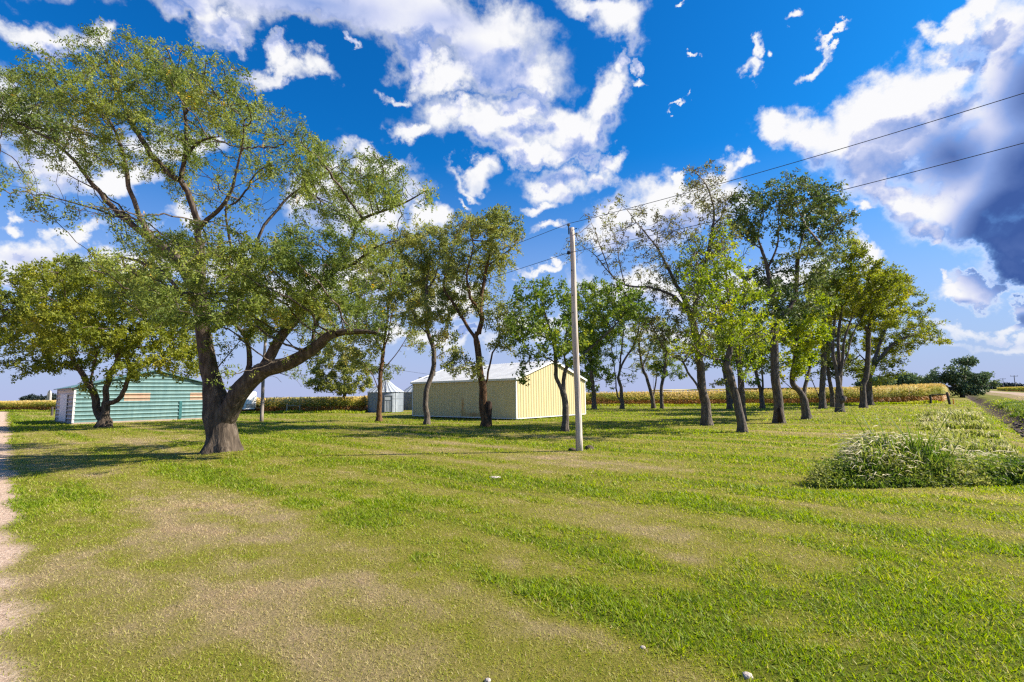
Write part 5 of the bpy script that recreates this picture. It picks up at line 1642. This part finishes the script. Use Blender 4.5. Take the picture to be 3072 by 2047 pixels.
    for end, t0 in ((0, -ov - .03), (1, Lv + ov + .0)):
        for sg in (0, 1):
            e = du * (-ov if sg == 0 else Lu + ov) + dv * t0; r = du * (Lu / 2) + dv * t0
            e2 = e + dv * .03; r2 = r + dv * .03
            ze, zr = HE + .07 - ov * slope, HR + .07
            mb.add([(*e[:2], ze), (*r[:2], zr), (*r[:2], zr - .15), (*e[:2], ze - .15), (*e2[:2], ze), (*r2[:2], zr), (*r2[:2], zr - .15), (*e2[:2], ze - .15)],
                   [(0, 1, 2, 3), (4, 5, 6, 7), (0, 1, 5, 4), (3, 2, 6, 7), (0, 3, 7, 4), (1, 2, 6, 5)])
    mb.build('roof_trim', mwh, root)
    mb = MB()
    p = du * 1.6 + dv * (Lv - .9)
    mb.tube([(*p[:2], HE + .5), (*p[:2], HE + .95)], .09, 10); mb.tube([(*p[:2], HE + .95), (*p[:2], HE + 1.0)], .15, 10)
    mb.build('roof_vent', mat_surface('vent', [(.3, (.2, .2, .2)), (.7, (.3, .3, .3))], 2, .6), root)


build_shed()


# ------------------------------------------------------------------ teal barn
def build_barn():
    c = gnd(216.5, 1274); c[2] = 0
    root = empty('teal_barn', c, 'teal metal barn with horizontal ribs and white left side, behind the left trees', 'barn')
    du, dv = UD.copy(), VD.copy()
    Lu, Lv, HE, HR = 9.7, 8.0, 2.62, 3.95
    gable = lambda t: HE + (HR - HE) * (1 - abs(t - Lu / 2) / (Lu / 2))
    mteal = mat_siding('teal_siding', (0.20, 0.33, 0.34), (0.12, 0.23, 0.25), rough=.5)
    mwhite = mat_siding('white_siding', (0.46, 0.41, 0.41), (0.36, 0.32, 0.33), rough=.5)
    mpan = mat_siding('tan_panel', (0.52, 0.36, 0.26), (0.44, 0.29, 0.22), rough=.6)
    mtrim = mat_surface('barn_trim', [(.3, (.68, .64, .64)), (.7, (.75, .72, .72))], 2, .5)
    mdark = mat_surface('teal_shadow', [(.3, (.025, .11, .12)), (.7, (.04, .15, .16))], 2, .5)
    per = 0.30
    z0 = 0.12

    def hwall(origin, d, nrm, length, top, mat, name, t0=0.0, t1=None, za=z0, zb=None, lift=0.0):
        t1 = length if t1 is None else t1
        # z profile
        zs = []
        z = za
        zmax = (HR if zb is None else zb)
        while z < zmax:
            for a, o in ((0, 0), (per - .10, 0), (per - .07, .06), (per - .02, .06), (per - .001, 0)):
                if z + a < zmax: zs.append((z + a, o))
            z += per
        zs.append((zmax, 0))
        cols = np.linspace(t0, t1, 41)
        V, Q = [], []
        for (z, o) in zs:
            for t in cols:
                p = origin + d * t + nrm * (o + lift)
                # clip to the gable outline
                V.append((p[0], p[1], min(z, top(t))))
        nc = len(cols)
        for i in range(len(zs) - 1):
            for j in range(nc - 1):
                a, b, e, f = i * nc + j, i * nc + j + 1, (i + 1) * nc + j + 1, (i + 1) * nc + j
                if V[a][2] >= V[f][2] - 1e-6 and V[b][2] >= V[e][2] - 1e-6: continue
                Q.append((a, b, e, f))
        return mesh_np(name, np.array(V), np.array(Q), None, mat, root)
    O = np.zeros(3)
    hwall(O, du, -dv, Lu, gable, mteal, 'gable_wall')
    hwall(dv * Lv, du, dv, Lu, gable, mteal, 'gable_wall')
    side = hwall(O, dv, -du, Lv, lambda t: HE, mwhite, 'side_wall', zb=HE)
    hwall(du * Lu, dv, du, Lv, lambda t: HE, mteal, 'side_wall', zb=HE)
    # tan panels, two ribs high
    tag(hwall(O, du, -dv, Lu, gable, mpan, 'wall_panel', 2.9, 4.55, z0 + per * 5, z0 + per * 7, .006), 'faded tan panel left of centre')
    tag(hwall(O, du, -dv, Lu, gable, mpan, 'wall_panel', 7.3, 9.0, z0 + per * 5, z0 + per * 7, .006), 'faded tan panel beside the big trunk')
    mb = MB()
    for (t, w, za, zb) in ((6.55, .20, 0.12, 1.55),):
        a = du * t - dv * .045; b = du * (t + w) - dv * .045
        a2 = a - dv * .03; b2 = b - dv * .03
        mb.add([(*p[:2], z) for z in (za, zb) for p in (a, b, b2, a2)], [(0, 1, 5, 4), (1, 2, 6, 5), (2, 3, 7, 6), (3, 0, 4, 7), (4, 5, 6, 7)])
    mb.build('wall_shadow_strip', mdark, root)  # raised dark teal strip drawn in place of a shadow on the gable
    # door on the white side
    mb = MB()
    a = dv * 2.6 - du * .04; b = dv * 5.8 - du * .04
    a2, b2 = a - du * .04, b - du * .04
    mb.add([(*p[:2], z) for z in (.14, 2.2) for p in (a, b, b2, a2)], [(0, 1, 5, 4), (1, 2, 6, 5), (2, 3, 7, 6), (3, 0, 4, 7), (4, 5, 6, 7)])
    mb.build('side_door', mtrim, root)
    # corner trims and base
    for p, s1, s2 in ((O, 1, 1), (du * Lu, -1, 1), (dv * Lv, 1, -1)):
        mb = MB()
        q = p - du * s1 * .045 - dv * s2 * .045
        r1 = q + du * s1 * .12; r3 = q + dv * s2 * .12
        r1b = r1 + dv * s2 * .01; r3b = r3 + du * s1 * .01; qi = q + du * s1 * .01 + dv * s2 * .01
        poly = [q, r1, r1b, qi, r3b, r3]
        vs = [(*k[:2], z) for z in (.1, HE) for k in poly]
        mb.add(vs, [(i, (i + 1) % 6, (i + 1) % 6 + 6, i + 6) for i in range(6)] + [tuple(range(6)), tuple(range(6, 12))])
        mb.build('corner_trim', mtrim, root)
    mb = MB()
    A = -du * .01 - dv * .01
    for a, b in ((A, A + du * (Lu + .02)), (A, A + dv * (Lv + .02))):
        mb.add([(*a[:2], -.1), (*b[:2], -.1), (*b[:2], .118), (*a[:2], .118)], [(0, 1, 2, 3)])
    mb.build('foundation', mat_surface('barn_base', [(.3, (.30, .22, .18)), (.7, (.45, .36, .30))], 3, .9), root)
    # roof
    slope = (HR - HE) / (Lu / 2)
    ov = .25
    mb = MB()
    for sg in (0, 1):
        e = -ov if sg == 0 else Lu + ov
        for (za, zb) in ((.04, .10),):
            pe0 = du * e - dv * ov; pr0 = du * Lu / 2 - dv * ov; pe1 = du * e + dv * (Lv + ov); pr1 = du * Lu / 2 + dv * (Lv + ov)
            ze, zr = HE - ov * slope, HR
            mb.add([(*pe0[:2], ze + za), (*pr0[:2], zr + za), (*pr1[:2], zr + za), (*pe1[:2], ze + za), (*pe0[:2], ze + zb), (*pr0[:2], zr + zb), (*pr1[:2], zr + zb), (*pe1[:2], ze + zb)],
                   [(0, 1, 2, 3), (4, 5, 6, 7), (0, 1, 5, 4), (3, 2, 6, 7), (0, 3, 7, 4)])
    mb.build('roof', mat_surface('barn_roof', [(.3, (.07, .16, .17)), (.7, (.11, .22, .23))], 2, .5), root)


build_barn()


# ------------------------------------------------------------------ grain bins
M_GALV = mat_surface('galvanised', [(.3, (.17, .20, .24)), (.7, (.27, .30, .34))], 2.5, .5, .25, stretch=(1, 1, .4))
M_GALVL = mat_surface('galvanised_roof', [(.3, (.32, .35, .39)), (.7, (.43, .46, .50))], 2.5, .5, .2)


def bin_(name, label, c, R, H, HA, door_az, ladder_az, door=True):
    root = empty(name, c, label, 'grain bin', 'grain bins beside the corn')
    nz, ns = 34, 72
    V, Q = [], []
    for i in range(nz * 4 + 1):
        z = H * i / (nz * 4)
        r = R + 0.010 * math.sin(i * math.pi / 2)
        for k in range(ns):
            a = k / ns * 2 * math.pi
            V.append((math.cos(a) * r, math.sin(a) * r, z))
    for i in range(nz * 4):
        for k in range(ns):
            Q.append((i * ns + k, i * ns + (k + 1) % ns, (i + 1) * ns + (k + 1) % ns, (i + 1) * ns + k))
    mesh_np('bin_wall', np.array(V), np.array(Q), None, M_GALV, root, smooth=True)
    mb = MB()
    for zz in (H * .33, H * .66): mb.tube([(math.cos(a) * (R + .012), math.sin(a) * (R + .012), zz) for a in np.linspace(0, 2 * math.pi, 49)], .014, 6, False)
    for a in np.linspace(.3, 2 * math.pi + .3, 6, endpoint=False): mb.tube([(math.cos(a) * (R + .015), math.sin(a) * (R + .015), 0.0), (math.cos(a) * (R + .015), math.sin(a) * (R + .015), H)], .015, 6)
    mb.build('sheet_seams', M_GALV, root)
    # roof: radial ribs
    nrib = 24; V, Q = [], []
    prof = []
    for k in range(nrib):
        for a, o in ((0, .045), (.10, .045), (.16, 0), (.94, 0)):
            prof.append(((k + a) / nrib * 2 * math.pi, o))
    m = len(prof)
    rings = [(R + .10, H - .03), (R * .55, H + (HA - H) * .44), (0.26, HA - .06)]
    for r, z in rings:
        for a, o in prof: V.append((math.cos(a) * r, math.sin(a) * r, z + o * min(1, r * 1.5)))
    for i in range(len(rings) - 1):
        for k in range(m): Q.append((i * m + k, i * m + (k + 1) % m, (i + 1) * m + (k + 1) % m, (i + 1) * m + k))
    rf = mesh_np('roof', np.array(V), np.array(Q), None, M_GALVL, root)
    mb = MB()
    mb.tube([(0, 0, HA - .12), (0, 0, HA + .08)], .27, 20); mb.tube([(0, 0, HA + .08), (0, 0, HA + .13)], [.34, .26], 20)
    mb.build('roof_cap', M_GALV, rf)
    mb = MB()
    for da in (-.07, .07):
        pts = []
        for t in (0.0, .5, 1.0):
            r = R + .05 + (0.3 - R) * t; z = H + .04 + (HA - H - .05) * t
            ca, sa = math.cos(ladder_az), math.sin(ladder_az)
            pts.append((ca * r - sa * da * 3.0, sa * r + ca * da * 3.0, z + .06))
        mb.tube(pts, .025, 6)
    for t in np.linspace(.04, .96, 9):
        r = R + .05 + (0.3 - R) * t; z = H + .04 + (HA - H - .05) * t
        ca, sa = math.cos(ladder_az), math.sin(ladder_az)
        mb.tube([(ca * r - sa * -.21, sa * r + ca * -.21, z + .06), (ca * r - sa * .21, sa * r + ca * .21, z + .06)], .022, 6)
    mb.build('roof_ladder', mat_surface('ladder', [(.3, (.12, .12, .13)), (.7, (.2, .2, .21))], 2, .6), rf)
    if door:
        ca, sa = math.cos(door_az), math.sin(door_az)
        def P(u, o, z): return (ca * (R + o) - sa * u, sa * (R + o) + ca * u, z)
        mb = MB()
        w, h = .36, H * .80
        def slab(u0, u1, o0, o1, z0, z1):
            mb.add([P(u0, o0, z0), P(u1, o0, z0), P(u1, o1, z0), P(u0, o1, z0), P(u0, o0, z1), P(u1, o0, z1), P(u1, o1, z1), P(u0, o1, z1)], [(0, 3, 2, 1), (4, 5, 6, 7), (0, 1, 5, 4), (1, 2, 6, 5), (2, 3, 7, 6), (3, 0, 4, 7)])
        slab(-w, w, -.1, .10, .08, h)
        dr = mb.build('door', M_GALVL, root)
        mb = MB()
        slab(-w - .06, -w - .001, -.1, .15, .05, h + .06); slab(w + .001, w + .06, -.1, .15, .05, h + .06); slab(-w, w, -.05, .15, h + .001, h + .06); slab(-w, w, .101, .13, h * .74, h * .76)
        for u in (-.17, 0, .17): slab(u - .012, u + .012, .101, .12, .15, h * .72)
        mb.build('door_frame', mat_surface('door_frame', [(.3, (.10, .11, .13)), (.7, (.16, .17, .19))], 2, .6), dr)


Yb = 55.5
c1 = at(1156.5, 1237, Yb); c1[2] = 0
R1 = 51.5 / FPX * Yb
bin_('grain_bin', 'corrugated steel grain bin with cone roof, ladder and door, left of the shed', c1, R1, 2.18, 3.55, math.radians(-68), math.radians(-80))
Yb2 = 63.0
c2 = at(1262, 1233, Yb2); c2[2] = 0
bin_('grain_bin', 'second steel grain bin mostly hidden behind the left end of the yellow shed', c2, 54 / FPX * Yb2, 2.2, 3.9, math.radians(-60), math.radians(-80), False)

# ------------------------------------------------------------------ trailer + pickup
M_WHITE = mat_surface('white_paint', [(.3, (.74, .74, .76)), (.7, (.82, .82, .83))], 2, .35)
M_BLACK = mat_surface('rubber', [(.3, (.015, .015, .015)), (.7, (.03, .03, .03))], 4, .8)
M_STEEL = mat_surface('bare_steel', [(.3, (.30, .30, .31)), (.7, (.42, .42, .43))], 3, .4, .7)
M_NAVY = mat_surface('navy_paint', [(.3, (.010, .03, .05)), (.7, (.018, .045, .07))], 3, .25, .1)
M_GLASS = mat_surface('dark_glass', [(.3, (.04, .05, .07)), (.7, (.07, .08, .10))], 2, .08)
M_LAMP = mat_surface('lamp_lens', [(.3, (.75, .75, .72)), (.7, (.85, .85, .82))], 2, .2)


def wheel(parent, x, y, r, w=.22):
    mb = MB(); mb.tube([(x, y - w / 2, r), (x, y + w / 2, r)], r, 20)
    t = mb.build('wheel', M_BLACK, parent)
    mb = MB(); mb.tube([(x, y - w / 2 - .012, r), (x, y + w / 2 + .012, r)], r * .55, 14)
    mb.build('rim', M_STEEL, t)


tc_ = at(691, 1240, 57.0); tc_[2] = 0
root = empty('cargo_trailer', tc_, 'white enclosed trailer partly hidden behind the big trunk', 'trailer', rz=math.radians(36))
mb = MB()
mb.prism([(-3.2, .42), (2.45, .42), (2.58, .6), (2.60, 2.35), (2.5, 2.45), (-3.2, 2.45)], 0, 2.1)
mb.build('body', M_WHITE, root, bevel=.03)
mb = MB(); mb.box(-3.25, 2.62, -.03, 2.13, .34, .42); mb.box(2.62, 3.7, .95, 1.15, .34, .44)
mb.build('frame', M_BLACK, root)
mb = MB(); mb.box(1.55, 2.55, -.035, -.004, .62, 1.05); mb.box(2.605, 2.63, .1, 2.0, .62, 1.05)
mb.build('stone_guard', M_STEEL, root)
mb = MB(); mb.box(.15, 1.05, -.05, -.003, .50, .54); mb.tube([(.55, -.03, 0.0), (.62, -.03, 1.2)], .02, 6)
mb.build('door_rod', M_BLACK, root)
mb = MB(); mb.box(1.05, 1.35, -.03, -.004, .68, .74)
mb.build('side_lamp', M_BLACK, root)
wheel(root, -.9, .1, .33); wheel(root, -1.7, .1, .33)
pc = at(774, 1238, 61.0); pc[2] = 0
root = empty('pickup_truck', pc, 'dark blue pickup nose beside the white trailer, half behind the far pole', 'truck', rz=math.radians(-80))
mb = MB()
mb.prism([(-2.6, .5), (1.5, .5), (1.9, .6), (1.92, 1.0), (1.8, 1.12), (.7, 1.2), (.1, 1.72), (-1.0, 1.74), (-1.1, 1.2), (-2.6, 1.2)], -.9, .9)
mb.build('body', M_NAVY, root, bevel=.05)
mb = MB(); mb.add([(.66, -.78, 1.24), (.66, .78, 1.24), (.17, .70, 1.66), (.17, -.70, 1.66)], [(0, 1, 2, 3)])
mb.add([(.5, -.906, 1.22), (-.9, -.906, 1.22), (-.9, -.906, 1.6), (.1, -.906, 1.6)], [(0, 1, 2, 3)])
mb.build('windscreen', M_GLASS, root)
for s in (-1, 1):
    mb = MB(); mb.box(1.925, 1.95, s * .72 - .12, s * .72 + .12, .82, .98)
    mb.build('headlight', M_LAMP, root)
mb = MB(); mb.box(1.93, 2.05, -.88, .88, .45, .62)
mb.build('bumper', M_STEEL, root)
mb = MB(); mb.box(1.925, 1.94, -.5, .5, .7, 1.0)
mb.build('grille', M_BLACK, root)
for x in (1.2, -1.8):
    for s in (-.85, .85): wheel(root, x, s, .38)

# ------------------------------------------------------------------ poles and wires
M_POLE = mat_surface('pole_wood', [(.25, (.26, .20, .16)), (.5, (.52, .44, .38)), (.75, (.72, .64, .56))], 7, .85, 0, .6, 20, (1, 1, .06), spec=.2)
M_WIRE = mat_surface('wire', [(.3, (.02, .025, .04)), (.7, (.03, .035, .05))], 1, .6)


def util_pole(label, base, top, r0, r1, group='wooden utility poles', wood=None):
    root = empty('utility_pole', base, label, 'utility pole', group)
    t = top - base
    mb = MB()
    rng = random.Random(4)
    pts, rs = [], []
    for k in range(15):
        f = k / 14
        pts.append(t * f + np.array([.012 * math.sin(f * 9), .01 * math.sin(f * 7 + 1), -.25 if k == 0 else 0]))
        rs.append(r0 + (r1 - r0) * f + (.015 if k == 0 else 0) + rng.uniform(-.003, .003))
    mb.tube(pts, rs, 18)
    mb.build('pole', wood or M_POLE, root, smooth=True)
    return root, t


pb = gnd(1738, 1354); pb[2] = 0
Yp = pb[1]
ptop = at(1715, 684, Yp)
root, t = util_pole('tall pale wooden utility pole in the middle of the lawn', pb, ptop, .107, .078)
mb = MB()
tl = t + np.array([-.10, -.03, 0])
mb.tube([tl + [0, 0, -.22], tl + [0, 0, .06]], .018, 8)
mb.build('top_bracket', M_BLACK, root)
mb = MB(); mb.tube([tl + [0, 0, .05], tl + [0, 0, .075], tl + [0, 0, .12], tl + [0, 0, .14]], [.03, .055, .05, .025], 12)
mb.build('insulator', mat_surface('insulator', [(.3, (.10, .10, .11)), (.7, (.16, .16, .17))], 4, .3), root)
lw = at(1709, 760, Yp) - pb
mb = MB(); mb.tube([lw + [-.04, -.03, -.04], lw + [-.04, -.03, .05]], .045, 10)
mb.build('clamp', M_BLACK, root)
for dz in (.05, .22):
    mb = MB(); mb.tube([t + [.06, -.06, -.02 - dz], t + [.16, -.10, -dz]], .012, 6)
    mb.build('bolt', M_BLACK, root)
for k, dz in enumerate((1.4, 2.2, 2.75)):
    mb = MB(); mb.tube([t * (1 - dz / 7) + [-.055, -.075, 0], t * (1 - dz / 7) + [-.07, -.105, 0]], .018, 8)
    mb.build('bolt', M_BLACK, root)
p2b = gnd(784, 1265); p2b[2] = 0
p2t = at(797, 985, p2b[1])
util_pole('weathered utility pole behind the big tree, beside the white trailer', p2b, p2t, .13, .09, wood=mat_surface('old_pole', [(.3, (.16, .13, .11)), (.7, (.34, .29, .26))], 7, .9, 0, .6, 20, (1, 1, .06)))


def wire(label, pts, r, group='overhead wires'):
    mb = MB()
    full = []
    for i in range(len(pts) - 1):
        a, b = np.array(pts[i], float), np.array(pts[i + 1], float)
        L = np.linalg.norm(b - a)
        for f in np.linspace(0, 1, 25)[:-1]:
            q = a + (b - a) * f
            q[2] -= 4 * f * (1 - f) * L * .010
            full.append(q)
    full.append(np.array(pts[-1], float))
    mb.tube(full, r, 5)
    o = mb.build('power_wire', M_WIRE)
    tag(o, label, 'wire', group)


w1 = pb + tl + [0, 0, .13]
w2 = pb + lw + [-.05, -.04, 0]
# next pole stands out of frame to the right, nearer the road
d1 = ray(3300, 208); tt = (w1[2] + .2 - CAMH) / d1[2]; far1 = np.array([0, 0, CAMH]) + d1 * tt
d2 = ray(3300, 368); tt = (w2[2] + .2 - CAMH) / d2[2]; far2 = np.array([0, 0, CAMH]) + d2 * tt
wire('upper overhead wire running from the middle utility pole top to the upper right', [p2t + [0, 0, .1], w1, far1], .008)
wire('lower overhead wire passing the middle utility pole below its top', [p2t + [0, 0, -.75], w2, far2], .008)
# thin line above the shed's left end
a = at(790, 1050, p2b[1]); b = at(1345, 1131, 48)
wire('thin service wire running behind the slim tree to the yellow shed roof', [p2t + [0, 0, -1.3], b], .012)
# far H poles along the road
M_FARP = mat_surface('far_pole', [(.3, (.16, .16, .18)), (.7, (.22, .22, .25))], 2, .9)
for k, (px, y, lab) in enumerate([(3049, 344, 'nearest and tallest crossarm pole at the right edge'), (3014, 442, 'second crossarm pole from the right edge'), (2995, 560, 'third crossarm pole from the right edge'), (2980, 640, 'fourth crossarm pole from the right edge'), (2964, 760, 'farthest crossarm pole just right of the big roadside tree')]):
    b = at(px - 3, 1160, y); b[2] = 0
    root = empty('power_pole', b, lab, 'power pole', 'power poles along the far road')
    H = 10.2
    mb = MB(); mb.tube([(0, 0, 0), (0, 0, H)], [.26, .2], 8); mb.build('pole', M_FARP, root)
    mb = MB(); mb.box(-2.6, 2.6, -.12, .12, H - .55, H - .25); mb.build('crossarm', M_FARP, root)
    for s in (-2.3, 0.3, 2.3):
        mb = MB(); mb.tube([(s, 0, H - .24), (s, 0, H + .15)], .1, 6); mb.build('insulator', M_FARP, root)


# ------------------------------------------------------------------ fences
M_POST = mat_surface('old_post', [(.3, (.20, .16, .13)), (.7, (.45, .39, .34))], 6, .9, 0, .5, 20, (1, 1, .2))
M_POSTD = mat_surface('dark_post', [(.3, (.035, .03, .03)), (.7, (.10, .085, .08))], 6, .9, 0, .5, 20, (1, 1, .2))


def brace(name, label, pts, rail, m, r=.07):
    base = gnd(*pts[0][0]); base[2] = 0
    root = empty(name, base, label, 'fence')
    for (b, tpx) in pts:
        q = gnd(*b); q[2] = 0
        Yq = q[1]
        tp = at(*tpx, Yq)
        mb = MB(); mb.tube([q - base + [0, 0, -.1], (q + tp) / 2 - base, tp - base], [r, r, r * .9], 10)
        mb.build('post', m, root)
    q0 = gnd(*pts[0][0]); q1 = gnd(*pts[-1][0])
    mb = MB(); mb.tube([at(*rail[0], q0[1]) - base, at(*rail[1], q1[1]) - base], r * .55, 8)
    mb.build('rail', m, root)


brace('fence_brace', 'pale wooden fence brace of two posts and a rail before the corn', [((859, 1240), (862, 1212)), ((898, 1239), (900, 1213))], [(861, 1218), (899, 1218)], M_POST, .085)
brace('fence_brace', 'dark leaning fence brace at the corner of the corn near the road', [((2793, 1211), (2790, 1184)), ((2850, 1214), (2840, 1177))], [(2791, 1186), (2841, 1183)], M_POSTD, .12)


def post(label, b, tpx, m, r, cat='fence post', group='single fence posts'):
    q = gnd(*b); q[2] = 0
    tp = at(*tpx, q[1])
    mb = MB()
    mb.tube([(0, 0, -.15), (tp - q) * .5, (tp - q) * .97, tp - q], [r * 1.05, r, r * .95, r * .7], 12)
    o = mb.build('fence_post', m)
    o.location = q
    tag(o, label, cat, group)


post('short dark wooden post standing in the grass left of the barn', (156, 1247), (157, 1221), M_POSTD, .11)
post('thin pale post at the corn edge left of the dark post', (135, 1234), (135, 1212), M_POST, .05)
post('thin post left of the pale fence brace', (848, 1236), (847, 1216), M_POST, .05)
post('thin post right of the pale fence brace', (929, 1236), (929, 1219), M_POST, .045)
mo = gnd(2861, 1214); mo[2] = 0
mb = MB(); mb.tube([(0, 0, 0), (0, 0, .62), (0, 0, .66)], [.05, .05, .02], 8)
o = mb.build('marker_post', mat_surface('orange_plastic', [(.3, (.75, .24, .03)), (.7, (.85, .32, .05))], 3, .5))
o.location = mo
tag(o, 'short orange marker post beside the dark fence brace', 'marker')


# ------------------------------------------------------------------ small stones
def stone(label, px, py, r, m, seed, flat=.5):
    q = gnd(px, py); q[2] = float(height([q[0]], [q[1]])[0])
    rng = random.Random(seed)
    mb = MB(); vs = []
    for (z, rr) in ((-.3, .8), (.2, 1.0), (.7, .75), (.95, .3)):
        for k in range(9):
            a = k / 9 * 6.283
            f = rr * r * rng.uniform(.8, 1.15)
            vs.append((math.cos(a) * f * 1.25, math.sin(a) * f, z * r * flat * 2))
    fs = [(i * 9 + k, i * 9 + (k + 1) % 9, (i + 1) * 9 + (k + 1) % 9, (i + 1) * 9 + k) for i in range(3) for k in range(9)] + [tuple(27 + k for k in range(9))]
    mb.add(vs, fs)
    o = mb.build('stone', m, smooth=True)
    o.location = q
    tag(o, label, 'stone', 'stones lying in the lawn')


M_STONE = mat_surface('pale_stone', [(.3, (.34, .27, .24)), (.7, (.52, .46, .42))], 18, .9, 0, .5, 40)
M_STONED = mat_surface('dark_clod', [(.3, (.05, .035, .025)), (.7, (.12, .09, .065))], 12, .95, 0, .8, 40)
stone('pale pinkish stone at the bottom edge of the lawn, right of centre', 2240, 2032, .03, M_STONE, 1)
stone('small white stone in the grass above and left of the bottom one', 1928, 1945, .017, M_STONE, 2)
stone('tiny white stone at the very bottom edge, near the middle', 1463, 2044, .018, M_STONE, 3)
stone('flat whitish stone lying in the lawn between big tree and pole', 1484, 1430, .12, M_STONE, 4, .10)
stone('dark clod of earth right of the utility pole foot', 1768, 1349, .13, M_STONED, 5)
stone('dark clod of earth left of the utility pole foot', 1716, 1352, .10, M_STONED, 6, .4)
